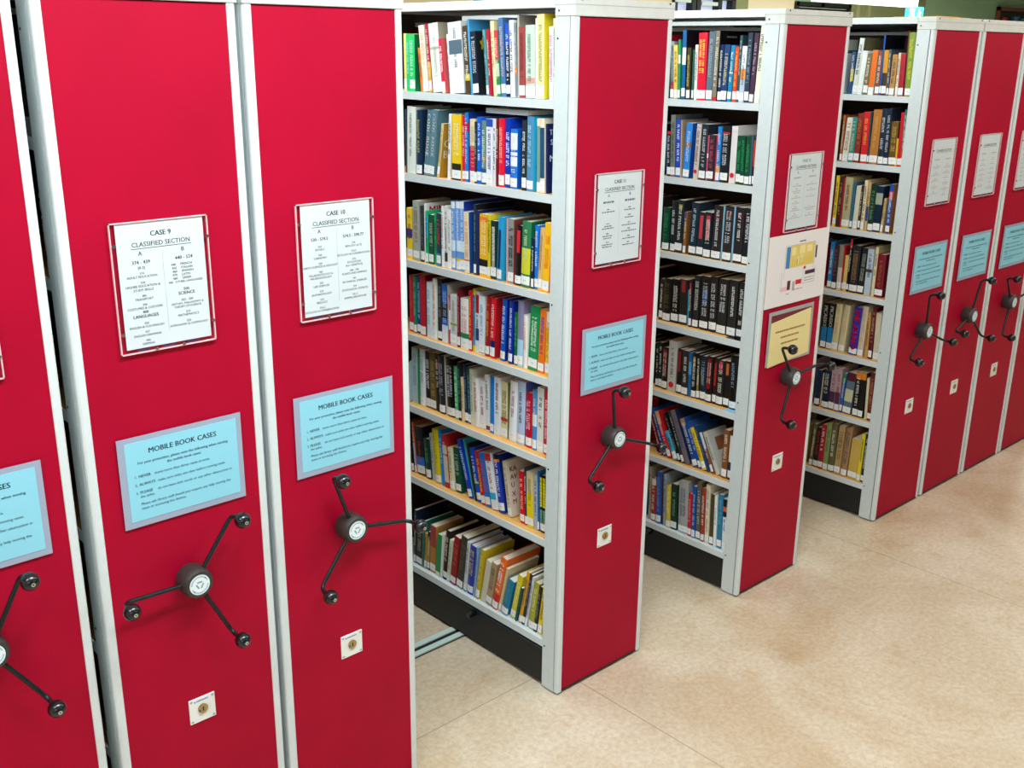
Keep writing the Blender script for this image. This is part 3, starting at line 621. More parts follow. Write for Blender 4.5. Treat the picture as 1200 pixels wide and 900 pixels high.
0.1643 0.0006 0.0176 0.246 2.0 e4dcc0 cream L,T:8c8468
0.1430 0.0005 0.0175 0.213 1.6 504028 mottled-brown L
0.1274 0.0005 0.0127 0.213 2.1 e8f0ec white L,T:40b0c0
0.1034 0.0007 0.0211 0.224 1.9 2880a8 blue L,T:70b0c8
0.0841 0.0005 0.0156 0.213 1.9 e4e8f0 white L,B:18100c:.65:1,B:e87020:.75:.85,N:an orange flame on black
#O 13 1.845 0.010
0.3403 0.0000 0.0137 0.169 0.0 205080 navy B:c8c040:.3:.6
0.3165 0.0000 0.0215 0.223 -3.1 d4dcd4 pale-grey L,S:78704c
0.2914 0.0000 0.0221 0.173 -3.1 e4ece8 white L
0.2688 0.0000 0.0196 0.161 -2.2 78704c olive-brown L
0.2432 0.0000 0.0234 0.176 -1.6 ecece0 white L,B:e87020:.1:1,N:an orange spine strip
0.2171 0.0001 0.0178 0.173 0.3 885038 brown L
0.2072 0.0001 0.0070 0.236 1.1 1850a8 blue L,S:0c1020
0.1852 0.0006 0.0199 0.177 1.6 d89820 golden-yellow L,B:403028:0:.5
0.1739 0.0003 0.0092 0.180 2.1 485868 grey-blue L
0.1506 0.0000 0.0212 0.161 0.0 b88848 tan L
0.1328 0.0002 0.0098 0.167 1.0 e0d4b8 cream L
0.1098 0.0006 0.0209 0.164 1.5 a81828 dark-red L
0.1026 0.0002 0.0053 0.252 2.0 601828 maroon -
0.0748 0.0009 0.0272 0.245 2.0 809838 olive-green L,T:d8d840,N:a tall olive spine
#P 13 1.567 0.010
0.3539 0.0000 0.0098 0.191 0.0 a86030 brown L
0.3262 0.0000 0.0260 0.182 -2.4 ece8d8 cream L
0.2993 0.0000 0.0220 0.184 -1.0 389090 teal L,T:d8d8a0
0.2742 0.0000 0.0239 0.201 -0.8 8c3020 brown-red L,T:c08040
0.2372 0.0007 0.0290 0.209 1.4 d81828 red L,T:f0b040,N:yellow lettering
0.2278 0.0002 0.0067 0.208 2.0 204850 dark-teal L
0.1887 0.0000 0.0369 0.221 0.0 b87838 tan L,T:d8a860,N:a broad tan spine
0.1630 0.0003 0.0221 0.226 0.8 1c2c40 navy L,T:c8d0d8
0.1410 0.0004 0.0199 0.228 1.2 1c2c40 navy L,T:c8d0d8
0.1084 0.0008 0.0308 0.177 1.6 705020 olive-brown L,T:c8b060
0.1003 0.0002 0.0074 0.111 1.6 e0b030 yellow L
0.0848 0.0004 0.0149 0.215 1.6 c81028 red L
0.0748 0.0003 0.0094 0.227 1.6 287868 green L,B:c06030:0:.3
#Q 13 1.287 0.014
0.3533 0.0000 0.0145 0.218 0.0 f0d020 yellow L
0.3328 0.0000 0.0183 0.218 0.0 402018 dark-brown T:c09070
0.3272 0.0000 0.0050 0.211 0.0 c01830 red -
0.2897 0.0000 0.0369 0.216 0.0 b8b488 olive-beige L,B:c8c83c:0:.1,N:a broad pale olive spine
0.2739 0.0000 0.0114 0.194 0.0 286888 blue L
0.2505 0.0000 0.0211 0.184 -0.7 dcd8c0 cream L
0.2376 0.0000 0.0102 0.186 0.0 3c2418 dark-brown L
0.2204 0.0000 0.0144 0.211 0.0 e8dcb0 cream L
0.2044 0.0000 0.0112 0.205 0.0 c8a878 tan B:2050a0:.2:.5
0.1783 0.0000 0.0228 0.198 0.0 0c3424 dark-green L,T:60a070
0.1452 0.0000 0.0304 0.193 0.0 142840 navy L,B:a0a898:.6:.85,N:a grey title panel
0.1316 0.0000 0.0098 0.145 -1.7 c8a870 tan L
0.1015 0.0000 0.0180 0.205 0.0 2050a0 blue L,T:e0e8f0,B:d84840:.7:.85,S:a86838,N:an orange-brown cover
#R 13 1.010 0.022
0.3487 0.0000 0.0189 0.208 0.0 1880c0 blue L
0.3231 0.0001 0.0221 0.195 0.4 382828 dark-brown L,T:805070
0.2999 0.0003 0.0208 0.201 0.9 988878 greyish-brown L,B:d8ccc4:0:.5
0.2927 0.0001 0.0050 0.196 1.4 c81828 red L
0.2753 0.0000 0.0162 0.158 0.0 e0c070 pale-yellow L
0.2630 0.0000 0.0100 0.232 0.0 101418 black L,B:d83050:.84:1,N:a red top
0.2232 0.0000 0.0375 0.207 0.0 24242c black L,T:b08850,N:gold lettering
0.1926 0.0000 0.0273 0.201 -1.3 181818 black L,T:a8b0a0
0.1601 0.0000 0.0276 0.200 0.0 b8c8d4 pale-blue-grey B:503828:.5:.57
0.1413 0.0000 0.0128 0.214 0.0 e0d8b0 cream S:c0b080
0.1024 0.0000 0.0361 0.185 0.0 78081c maroon L,T:a06040,N:a very broad maroon spine
#S 13 0.733 0.022
0.3452 0.0000 0.0263 0.209 0.0 181410 black L,B:2080b8:.1:.48,X2:PICASSO:e0e0d8,N:white PICASSO lettering over blue
0.3161 0.0000 0.0261 0.210 0.0 181410 black L,B:2080b8:.1:.48,X2:PICASSO:e0e0d8,N:white PICASSO lettering over blue
0.2851 0.0000 0.0293 0.216 -2.0 d8ccA0 cream L,T:d8a878
0.2520 0.0000 0.0296 0.217 -2.7 d8ccA0 cream L,T:d8a878
0.1913 0.0000 0.0375 0.216 -2.4 0830b0 blue L,X:PICASSO:f01030:1,N:big red PICASSO lettering
0.1613 0.0000 0.0260 0.227 -1.5 d8c4a8 cream L,T:c0a080
0.1360 0.0004 0.0137 0.203 1.7 c89858 tan T:604020
0.1174 0.0000 0.0163 0.230 0.0 601420 dark-red L,T:d0a080
0.0849 0.0007 0.0254 0.210 1.6 d8ccb0 cream L,S:808870
#T 13 0.455 0.022
0.3467 0.0000 0.0254 0.172 0.0 14284c navy L
0.3368 0.0000 0.0073 0.163 -0.7 c8b888 cream -
0.3013 0.0000 0.0329 0.182 0.0 182440 navy L
0.2720 0.0000 0.0267 0.195 -0.9 c0a0a8 pinkish L,B:503050:0:.45
0.2458 0.0000 0.0227 0.202 0.0 c0a0a8 pinkish L,B:503050:0:.45
0.2304 0.0000 0.0129 0.186 -2.1 1860b0 blue L,B:288858:.8:1
0.1884 0.0000 0.0385 0.195 -2.7 607080 grey-blue L,B:582028:.8:1,B:c8c8a0:.3:.6
0.1534 0.0000 0.0239 0.205 -0.5 181410 black L,B:e88820:.85:1,N:an orange top
0.1281 0.0000 0.0228 0.208 0.0 181410 black L,B:e88820:.85:1,N:an orange top
0.1049 0.0004 0.0115 0.191 2.1 dcd0a8 cream -
0.0827 0.0005 0.0188 0.221 1.4 702820 brown-red L,T:c08060
#U 13 0.162 0.016
0.3475 0.0000 0.0157 0.209 -2.5 605c38 olive L
0.3211 0.0000 0.0227 0.196 -2.3 141010 black L,T:b03028
0.2930 0.0000 0.0244 0.219 -1.3 a81028 red L
0.2670 0.0000 0.0233 0.229 -0.8 90a060 pale-green L,T:507040
0.2343 0.0000 0.0291 0.235 0.0 605c38 olive-brown L
0.2020 0.0000 0.0288 0.235 -1.6 b89860 tan L
0.1699 0.0000 0.0295 0.235 -2.1 a88058 tan L
0.1181 0.0000 0.0434 0.193 -1.7 c8a850 golden-beige L
0.0991 0.0000 0.0165 0.227 -1.1 e8d020 yellow L
0.0774 0.0000 0.0192 0.231 -0.6 0c3c28 dark-green L
"""

# ---------------------------------------------------------------- bookcases
CASE_X = {8: .1695, 9: .6103, 10: 1.0357, 11: 2.016, 12: 2.9911, 13: 4.0159, 14: 4.446, 15: 4.8728, 16: 5.300}
CW, DEPTH, BAY = .4096, 1.93, .955
SH11 = [1.880, 1.618, 1.328, 1.069, .807, .535, .175]
SH12 = [1.845, 1.567, 1.287, 1.010, .733, .455, .162]
PHASE = {8: 63.1, 9: 55.9, 10: 110.4, 11: 100.0, 12: 7.2, 13: 97.0, 14: 76.0, 15: 8.0+120, 16: 40.0}
CLAB = {8: 'leftmost red mobile bookcase, cut off by the picture edge',
        9: 'closed red mobile bookcase whose sheet reads CASE 9',
        10: 'closed red mobile bookcase whose sheet reads CASE 10, beside the first open aisle',
        11: 'red mobile bookcase with open shelves, whose end sheet reads CASE 11',
        12: 'red mobile bookcase with a floor plan and yellow notice on its end panel',
        13: 'red mobile bookcase behind the floor plan one, open to the farthest aisle',
        14: 'closed red mobile bookcase standing directly beside the farthest open bookcase',
        15: 'closed red mobile bookcase, second to the right of the farthest open bookcase',
        16: 'rightmost red mobile bookcase, only its edge and lower panel in view'}
OPEN = {11: SH11, 12: SH12, 13: SH12}
def bookcase(n):
    X = CASE_X[n]
    c = empty('mobile_bookcase', (X, 0, 0), label=CLAB[n], category='bookcase', group='row of red mobile bookcases')
    W = CW
    m = MB(); m.box((.014, .0035, .012), (W-.014, .014, 2.098), RED); m.build('end_panel', c)
    # aluminium edge trim: rounded upright profiles at both sides and a rail at the foot
    for s in (0, 1):
        m = MB()
        def px(x): return W-x if s else x
        poly = [(px(.0), .016), (px(.0), .006), (px(.0015), .0025), (px(.005), 0), (px(.018), 0), (px(.020), .0012), (px(.020), .016)]
        if s: poly = poly[::-1]
        m.prism(poly, .008, 2.1, TRIM)
        m.build('edge_trim', c, smooth=True)
    m = MB(); m.box((.02, .002, .008), (W-.02, .014, .013), BLACK); m.build('foot_rail', c)
    # dark joint and upright
    m = MB(); m.box((.003, .016, .01), (W-.003, .0195, 2.1), JOINT); m.build('panel_joint', c)
    m = MB(); m.box((0, .0195, .006), (W, .073, 2.1), STEEL)
    m.box((-.0004, .0195, .006), (0, .0215, 2.1), TRIM)
    for z in (2.043, 1.3, .78, .158):
        for q, a, b in ((0, -.0012, .001), (W, W-.001, W+.0012)): m.cyl((q, .0635, z), .003, .003, a, b, SCREW, 'x', 10)
    m.build('upright', c)
    # cornice wrapping the top of the end, fascia strips along the sides
    m = MB(); m.box((-.002, -.003, 2.1), (W+.002, .0745, 2.147), CORN, ch=.0015)
    m.box((-.0026, -.0036, 2.129), (W+.0026, .0745, 2.1305), mat('a8aca8', .5, key='cornice_seam'))
    m.build('cornice', c)
    for x, z in ((.022, 2.142), (W-.022, 2.142)):
        q = MB(); q.cyl((x, 0, z), .0028, .0028, -.0046, -.0028, SCREW, 'y', 12); q.build('cornice_screw', c)
    q = MB(); q.cyl((0, .0585, 2.115), .0026, .0026, -.0036, -.0018, SCREW, 'x', 12); q.build('cornice_screw', c)
    for a, b in ((-.002, .012), (W-.012, W+.002)):
        m = MB(); m.box((a, .0745, 2.122), (b, DEPTH, 2.147), TRIM, ch=.001); m.build('top_fascia', c)
    m = MB(); m.box((.012, .0745, 2.134), (W-.012, DEPTH, 2.138), mat('4e3a20', .8, key='shaded_brown')); m.build('top_panel', c)  # shade under the top is put into this dark brown
    # centre divider and far end
    m = MB(); m.box((W/2-.004, .073, .14), (W/2+.004, DEPTH-.03, 2.082), DARK); m.box((W/2-.008, .073, 2.082), (W/2+.008, DEPTH-.03, 2.095), CORN); m.build('centre_divider', c)
    m = MB(); m.box((0, DEPTH-.03, .006), (W, DEPTH, 2.1), STEEL); m.build('rear_upright', c)
    m = MB(); m.box((.004, BAY, .14), (W-.004, BAY+.025, 2.122), DARK)
    m.build('bay_upright', c)
    # black plinth carrying the shelves
    m = MB(); m.box((.006, .073, .012), (W-.006, DEPTH-.03, .137), BLACK); m.box((.003, .073, .137), (W-.003, DEPTH-.03, .1405), mat('24384c', .4, key='blue_black')); o = m.build('plinth', c)
    shs = OPEN.get(n, SH12)
    if n in OPEN:
        for x in (.004,):
            ky = {11: .424, 12: .444, 13: .45}[n]
            q = MB(); q.cyl((0, ky, .122), .011, .013, -.022, .006, KNOB, 'x', 16); q.cyl((0, ky, .122), .005, .005, -.0235, -.0215, SCREW, 'x', 12)
            q.build('plinth_knob', o, smooth=True)
    for i, z in enumerate(shs):
        last = i == 6
        top = STEEL if (last and n != 13) or (i == 0) else BEECH
        if i == 1 and n == 11: top = BEECH
        for bay, (a, b) in enumerate(((.0735, BAY-.0005), (BAY+.0255, DEPTH-.0305))):
            if n not in OPEN and (n != 9 or bay): continue
            m = MB(); m.box((.0035, a, z-.018), (W/2-.0045, b, z), top); m.box((W/2+.0045, a, z-.018), (W-.0035, b, z), top)
            s = m.build('shelf', c)
            m = MB(); m.box((0, a, z-.024), (.0035, b, z+.0005), TRIM); m.box((.0035, a, z-.024), (.012, b, z-.0185), TRIM)
            m.build('shelf_edge', s)
            m = MB(); m.box((W-.0035, a, z-.024), (W, b, z+.0005), TRIM); m.build('shelf_edge', s)
            if n == 11 and i == 1 and bay == 0:
                m = MB(); m.box((-.0012, .365, z-.019), (-.0002, .47, z-.003), mat('dfe6e4', .25, key='clear_plastic')); m.build('label_holder', s)
    # crank: three-armed handle with ball knobs
    hx, hz = .2005, .861
    m = MB(); m.lathe((hx, 0, hz), [(.034, .003), (.037, -.004), (.0365, -.034), (.0345, -.043), (.0315, -.0475), (.0255, -.0485), (.0245, -.0465)], HUB)
    m.cyl((hx-.022, 0, hz-.0), .002, .002, -.03, -.029, SCREW, 'y', 8)
    hub = m.build('crank_handle', c, smooth=True)
    m = MB(); GB = mat('9cc4dc', .5, key='badge_blue')
    m.cyl((hx, 0, hz), .0242, .0242, -.0478, -.0466, mat('e8f2f4', .4, key='badge_white'), 'y', 40)
    def ring(r0, r1, a0, a1, y, mt, k=40):
        V = []; F = []
        for i in range(k+1):
            t = a0+(a1-a0)*i/k
            V += [(hx+r0*math.cos(t), y, hz+r0*math.sin(t)), (hx+r1*math.cos(t), y, hz+r1*math.sin(t))]
        for i in range(k): F.append((2*i, 2*i+1, 2*i+3, 2*i+2))
        m.add(V, F, mt)
    ring(.018, .0212, .35, math.pi-.1, -.0481, GB); ring(.018, .0212, math.pi+.35, 2*math.pi-.1, -.0481, GB)
    for k in range(3):
        a = R(90+120*k)
        cx, cz = hx+.0065*math.cos(a), hz+.0065*math.sin(a); t = Vector((-math.sin(a), 0, math.cos(a)))*.0062; q = Vector((math.cos(a), 0, math.sin(a)))*.0018
        p = Vector((cx, -.0481, cz)); m.quad(p-t-q, p+t-q, p+t+q, p-t+q, mat('7f9aa8', .5, key='badge_grey'))
    for k in range(2):
        a = R(45+180*k); m.cyl((hx+.0197*math.cos(a), 0, hz+.0197*math.sin(a)), .0014, .0014, -.0484, -.0476, INK, 'y', 8)
    m.build('badge', hub)
    for k in range(3):
        a = R(PHASE[n]+120*k); ca, sa = math.cos(a), math.sin(a)
        def P(rr, y): return (hx+rr*ca, y, hz+rr*sa)
        m = MB(); m.tube([P(.03, -.030), P(.08, -.0325), P(.15, -.0365), P(.158, -.0378), P(.1645, -.0415), P(.169, -.048), P(.171, -.056), P(.172, -.074)], .0052, mat('20282c', .3, .5, .5, 'arm_steel'), 12)
        m.build('crank_arm', hub, smooth=True)
        m = MB(); kn = P(.172, -.085)
        m.sphere(kn, .0185, KNOB, 24, 14); m.cyl(kn, .0042, .0036, kn[1]-.0190, kn[1]-.0175, CHROME, 'y', 12)
        m.cyl(kn, .0018, .0018, kn[1]-.0194, kn[1]-.0189, BLACK, 'y', 10)
        m.cyl(kn, .0085, .007, kn[1]+.010, kn[1]+.021, KNOB, 'y', 16)
        m.build('ball_knob', hub, smooth=True)
    # lock plate
    kz = .5115 if n < 13 else .5085
    m = MB(); m.box((.1685, .0005, kz-.033), (.2345, .0034, kz+.033), mat('eceeec', .4, key='lock_white'), ch=.001)
    for sx in (-1, 1):
        for sz in (-1, 1):
            m.quad(*[(.2015+sx*.027+q*.0035, .0003, kz+sz*.027+w_*.0012) for q, w_ in ((-1, -1), (1, -1), (1, 1), (-1, 1))], mat('98b0a8', .3, .6, key='plate_screw'))
            m.quad(*[(.2015+sx*.027+q*.0012, .0002, kz+sz*.027+w_*.0035) for q, w_ in ((-1, -1), (1, -1), (1, 1), (-1, 1))], mat('98b0a8', .3, .6, key='plate_screw'))
    BL = mat('3a88d0', .5, key='plate_blue'); BG = mat('5a78b8', .5, key='plate_blue_grey')
    x = .1835
    m.cyl((x, 0, kz+.024), .0022, .0022, .0001, .0006, BL, 'y', 10); x += .004
    for q in range(7):
        w_ = .0032; m.quad((x, .0002, kz+.0225), (x+w_, .0002, kz+.0225), (x+w_, .0002, kz+.0262), (x, .0002, kz+.0262), BG); x += w_+.0011
    lp = m.build('lock_plate', c)
    m = MB(); m.cyl((.2015, 0, kz+.002), .0125, .0118, -.003, .0015, BRASS, 'y', 28); m.box((.2005, -.0034, kz-.004), (.2035, -.0028, kz+.007), BLACK)
    m.box((.191, -.0032, kz-.003), (.194, -.0028, kz+.002), BLACK)
    m.build('keyhole', lp, smooth=True)
    return c
for n in CASE_X: bookcase(n)

# ---------------------------------------------------------------- notices on the end panels
def lines_to(mb, items, mt, y):
    """items: (text, x, z, size, align, bold)"""
    for s, x, z, size, al, bo in items:
        V, F = text_mesh(s, size, al, bo)
        mb.add([(x+a, y, z+b) for a, b, _ in V], F, mt)
CN = {8: 'leftmost end panel, cut off by picture edge', 9: 'end panel of CASE 9', 10: 'end panel of CASE 10', 11: 'end panel of CASE 11', 12: 'end panel with the floor plan',
      13: 'first end panel right of farthest aisle', 14: 'second end panel right of farthest aisle', 15: 'third end panel right of farthest aisle', 16: 'rightmost end panel'}
T9 = dict(A=[('374 - 439', .0095, 1), ('(0-2)', .0075, 1), ('', .004, 0), ('374', .0062, 0), ('ADULT EDUCATION', .0066, 0), ('', .007, 0), ('378', .0062, 0), ('HIGHER EDUCATION &', .0066, 0), ('', .001, 0), ('STUDY SKILLS', .0066, 0), ('', .007, 0), ('380', .0062, 0), ('TRANSPORT', .0066, 0), ('', .006, 0), ('390', .0062, 0), ('COSTUMES & CUSTOMS', .0066, 0), ('', .002, 0),
                ('400', .008, 1), ('LANGUAGES', .009, 1), ('', .006, 0), ('420', .0062, 0), ('ENGLISH & OLD ENGLISH', .0062, 0), ('', .006, 0), ('427', .0062, 0), ('ENGLISH GRAMMAR', .0062, 0), ('', .006, 0), ('430', .0062, 0), ('GERMAN', .0062, 0)],
          B=[('440 - 524', .0095, 1), ('', .003, 0), ('440     FRENCH      ', .0066, 0), ('450     ITALIAN     ', .0066, 0), ('460     SPANISH    ', .0066, 0), ('470     LATIN        ', .0066, 0), ('480     GREEK       ', .0066, 0), ('490   OTHER LANGUAGES', .0062, 0), ('', .014, 0), ('500', .008, 1), ('SCIENCE', .009, 1), ('', .005, 0),
             ('502 - 509', .0066, 0), ('HISTORY, PHILOSOPHY &', .006, 0), ('THEORY OF SCIENCE', .006, 0), ('', .007, 0), ('510', .0062, 0), ('MATHEMATICS', .0066, 0), ('', .008, 0), ('520', .0062, 0), ('ASTRONOMY & COSMOLOGY', .006, 0)])
T10 = dict(A=[('530 - 574.5', .0095, 1), ('', .008, 0)]+sum([[(a, .0062, 0)]+[(q, .0064, 0) for q in b]+[('', .0075, 0)] for a, b in (('530', ['PHYSICS']), ('540', ['CHEMISTRY']), ('550', ['EARTH SCIENCES & GEOLOGY']), ('560', ['PALAEONTOLOGY &', 'PALAEOZOOLOGY']), ('570', ['LIFE SCIENCES']), ('572', ['ANTHROPOLOGY']), ('574', ['BIOLOGY']), ('574.5', ['ECOLOGY & CONSERVATION']))], []),
           B=[('574.5 - 590.77', .0095, 1), ('', .008, 0)]+sum([[(a, .0062, 0)]+[(q, .0064, 0) for q in b]+[('', .0075, 0)] for a, b in (('574', ['BIOLOGY (A-Z)']), ('574.5', ['ECOLOGY & CONSERVATION']), ('575', ['EVOLUTION', '(incl. GENETICS)']), ('580 - 590', ['PLANTS AND ANIMALS']), ('591', ['BOTANICAL SCIENCES']), ('599', ['ZOOLOGICAL SCIENCES']), ('591.5', ['ANIMAL BEHAVIOUR']))], []))
rnd = random.Random(7)
def marks(mb, x, z, wd, hgt, y, mt, rg, align='C'):
    """a line of small print too fine to read: broken dashes of word length"""
    x0 = x-wd/2 if align == 'C' else x; xe = x0+wd
    while x0 < xe-.002:
        k = min(rg.uniform(.004, .013), xe-x0)
        mb.quad((x0, y, z), (x0+k, y, z), (x0+k, y, z+hgt), (x0, y, z+hgt), mt); x0 += k+.0022
def section_sheet(n):
    X = CASE_X[n]; x0, x1, z0, z1 = .097, .3085, 1.405, 1.678
    h = empty('sheet_holder', (X, 0, 0), label='white classified section sheet on the %s' % CN[n], category='notice', group='classified section sheets on the end panels')
    h.location = (X, -.0005, 0)
    PINK = mat('e8c8cc', .2, 0, .6, 'acrylic_edge')
    m = MB(); m.box((x0, -.0045, z0), (x1, .0005, z0+.0022), PINK); m.box((x0, -.0045, z1-.0022), (x1, .0005, z1), PINK); m.box((x0, -.0045, z0), (x0+.0022, .0005, z1), PINK); m.box((x1-.0022, -.0045, z0), (x1, .0005, z1), PINK)
    m.build('holder_edge', h)
    m = MB(); m.quad((x0, -.0046, z0), (x1, -.0046, z0), (x1, -.0046, z1), (x0, -.0046, z1), acrylic()); m.build('clear_cover', h)
    sx0, sx1, sz0, sz1 = x0+.013, x1-.010, z0+.010, z1-.0023
    m = MB(); m.box((sx0, -.0016, sz0), (sx1, -.0006, sz1), PAPER); sh = m.build('paper_sheet', h)
    for x, z in ((x0+.006, z1-.045), (x1-.005, z1-.045), (x0+.006, z0+.045), (x1-.005, z0+.045), (x0+.075, z0+.005), (x0+.135, z0+.005)):
        q = MB(); q.cyl((x, 0, z), .0036, .003, -.0085, -.0046, CHROME, 'y', 14); q.build('stud', h, smooth=True)
    # faint maker's line at the foot of the holder
    m = MB(); rg = random.Random(n)
    for xx in (x0+.05, x0+.105, x0+.16): marks(m, xx, z0+.004, .026, .0035, -.0012, mat('26306c', .6, key='navy_print'), rg)
    m.build('foot_print', h)
    t = MB(); cx = (sx0+sx1)/2; y = -.0018
    it = [('CASE %d' % n, cx, sz1-.030, .0145, 'CENTER', n < 12), ('CLASSIFIED SECTION', cx, sz1-.050, .0135, 'CENTER', False),
          ('A', cx-.047, sz1-.068, .0125, 'CENTER', False), ('B', cx+.045, sz1-.068, .0125, 'CENTER', False)]
    IK = INK if n < 12 else mat('6a6460', .7, key='pale_ink')
    if n >= 13 or n == 8: it = it[:2]
    if n != 8 and n < 12 or n == 12: lines_to(t, it, IK, y)
    else: lines_to(t, [('CLASSIFIED SECTION', cx, sz1-.050, .0135, 'CENTER', False)], IK, y)
    t.quad((cx-.065, y, sz1-.0545), (cx+.065, y, sz1-.0545), (cx+.065, y, sz1-.0533), (cx-.065, y, sz1-.0533), IK)
    t.quad((cx+.0, y, sz0+.028), (cx+.0006, y, sz0+.028), (cx+.0006, y, sz1-.062), (cx, y, sz1-.062), mat('9aa4ac', .7, key='rule_grey'))
    D = {9: T9, 10: T10}.get(n)
    if D:
        for k, cc in (('A', cx-.047), ('B', cx+.046)):
            z = sz1-.085
            for s, sz, bo in D[k]:
                if s: lines_to(t, [(s, cc, z, sz*1.06, 'CENTER', bo)], IK, y)
                z -= sz*(1.12 if s else .72)
    else:
        for cc in (cx-.047, cx+.046):
            IM = mat('5c646c', .7, key='grey_ink') if n == 11 else mat('b4aca4', .7, key='faint_ink')
            z = sz1-.085; marks(t, cc, z, .045, .0055, y, IM, rg); z -= .02
            while z > sz0+.03:
                marks(t, cc, z, .012, .003, y, IM, rg); z -= .007
                for q in range(rg.choice((1, 1, 2))): marks(t, cc, z, rg.uniform(.03, .07), .003, y, IM, rg); z -= .0065
                z -= rg.uniform(.004, .009)
                if rg.random() < .08: z -= .02
    t.build('lettering', sh)
for n in CASE_X: section_sheet(n)

BLUE_TXT = [('MOBILE BOOK CASES', 0, .150, .0165, 'CENTER', True),
            ('For your protection, please note the following when moving', 0, .129, .0086, 'CENTER', True), ('the mobile book cases:', 0, .118, .0086, 'CENTER', True),
            ('1.', -.115, .0985, .0086, 'LEFT', False), ('NEVER', -.106, .0985, .0092, 'LEFT', True), ('move more than three cases at once.', -.070, .0985, .0086, 'LEFT', False),
            ('2.', -.115, .0800, .0086, 'LEFT', False), ('ALWAYS', -.106, .0800, .0092, 'LEFT', True), ('make sure aisles are clear before moving cases.', -.064, .0800, .0084, 'LEFT', False),
            ('3.', -.115, .0615, .0086, 'LEFT', False), ('PLEASE', -.106, .0615, .0092, 'LEFT', True), ('do not leave kick stools or any other obstruction in', -.066, .0615, .0084, 'LEFT', False),
            ('the aisles.', -.106, .0520, .0084, 'LEFT', False),
            ('Please ask library staff should you require any help moving the', -.106, .0350, .0084, 'LEFT', False), ('cases or accessing the shelves.', -.106, .0245, .0084, 'LEFT', False)]
BT = MB()
def blue_sign(n):
    X = CASE_X[n]; dz = 0 if n < 13 else .015; x0, x1, z0, z1 = .066, .353, 1.0195+dz, 1.2255+dz
    s = empty('safety_notice', (X, -.0003, 0), label='pale blue MOBILE BOOK CASES notice on the %s' % CN[n], category='notice', group='pale blue safety notices on the end panels')
    m = MB(); m.box((x0, -.001, z0), (x1, 0, z1), mat('9ca6bc', .25, 0, .5, 'laminate_border')); m.build('laminate', s)
    m = MB(); m.box((x0+.0155, -.0018, z0+.014), (x1-.0125, -.001, z1-.012), mat('8cd0e4', .4, 0, .4, 'blue_paper')); p = m.build('blue_sheet', s)
    cx = (x0+x1)/2+.002
    if not BT.v: lines_to(BT, [(a, b, c_+.014, d_, e, f) for a, b, c_, d_, e, f in BLUE_TXT], mat('10284c', .6, key='navy_ink'), -.002)
    t = MB(); t.merge(BT, Matrix.Translation((cx, 0, z0))); t.build('lettering', p)
for n in CASE_X:
    if n != 12: blue_sign(n)
# floor plan poster and yellow notice on the twelfth case
X = CASE_X[12]
s = empty('floor_plan_poster', (X, -.0003, 0), label='white floor plan poster with coloured blocks above a yellow notice', category='poster')
m = MB(); m.box((.020, -.0012, 1.139), (.401, 0, 1.397), mat('e8e4e4', .5, key='poster_white')); p = m.build('poster_sheet', s)
def block(a, b, z0, z1, hx_, y=-.0016):
    m.quad((a, y, z0), (b, y, z0), (b, y, z1), (a, y, z1), mat(hx_, .6, key='plan_'+hx_))
m = MB()
block(.132, .157, 1.272, 1.350, '4080b8'); block(.157, .312, 1.272, 1.352, 'e0c868')
for a, b, c_, d_ in ((.165, .190, 1.315, 1.345), (.215, .250, 1.318, 1.348), (.262, .296, 1.320, 1.345), (.2, .215, 1.28, 1.31), (.225, .24, 1.285, 1.315)): block(a, b, c_, d_, 'ecdc9c', -.0018)
for k in range(9): block(.172+k*.015, .175+k*.015, 1.277, 1.303, 'd0b050', -.0018)
block(.320, .330, 1.292, 1.338, '50203c'); block(.262, .328, 1.236, 1.250, '50203c'); block(.152, .172, 1.192, 1.226, '50203c')
block(.205, .243, 1.206, 1.223, 'd01830'); block(.250, .264, 1.258, 1.268, 'd01830'); block(.112, .150, 1.190, 1.206, 'f0b8c0')
LN = 'a8a8b0'
for a, b, c_, d_ in ((.126, .3145, 1.353, 1.3545), (.1255, .127, 1.24, 1.354), (.313, .3145, 1.24, 1.354), (.248, .328, 1.204, 1.2055), (.248, .2495, 1.204, 1.262), (.3265, .328, 1.204, 1.262), (.185, .2, 1.186, 1.22), (.112, .1135, 1.20, 1.26)): 
    block(a, b, c_, d_, LN)
rg = random.Random(3)
marks(m, .23, 1.362, .04, .004, -.0016, INK, rg); marks(m, .225, 1.187, .06, .003, -.0016, mat('d05060', .6, key='red_print'), rg); marks(m, .29, 1.222, .06, .003, -.0016, mat('8a8a94', .6, key='grey_print'), rg)
marks(m, .29, 1.212, .06, .003, -.0016, mat('8a8a94', .6, key='grey_print'), rg); marks(m, .16, 1.176, .02, .003, -.0016, mat('8a8a94', .6, key='grey_print'), rg)
m.build('plan_drawing', p)
s = empty('yellow_notice', (X, -.0003, 0), label='laminated yellow notice hung under the floor plan poster, behind the crank handle', category='notice')
m = MB(); m.box((.058, -.0010, .917), (.346, 0, 1.121), mat('a4a8a8', .3, key='laminate_grey')); m.box((.074, -.0014, .930), (.334, -.001, 1.107), mat('701c30', .4, key='maroon_sheet')); m.build('laminate', s)
m = MB(); Y_ = mat('ecdc9c', .5, key='yellow_paper')
m.add([(.070, -.0020, .913), (.335, -.0020, .928), (.330, -.0020, 1.103), (.074, -.0020, 1.080), (.070, -.0014, .913), (.335, -.0014, .928), (.330, -.0014, 1.103), (.074, -.0014, 1.080)], [(0, 1, 2, 3), (7, 6, 5, 4), (0, 4, 5, 1), (1, 5, 6, 2), (2, 6, 7, 3), (3, 7, 4, 0)], Y_)
p = m.build('yellow_sheet', s)
m = MB(); rg = random.Random(5); OI = mat('9a6a40', .6, key='brown_print')
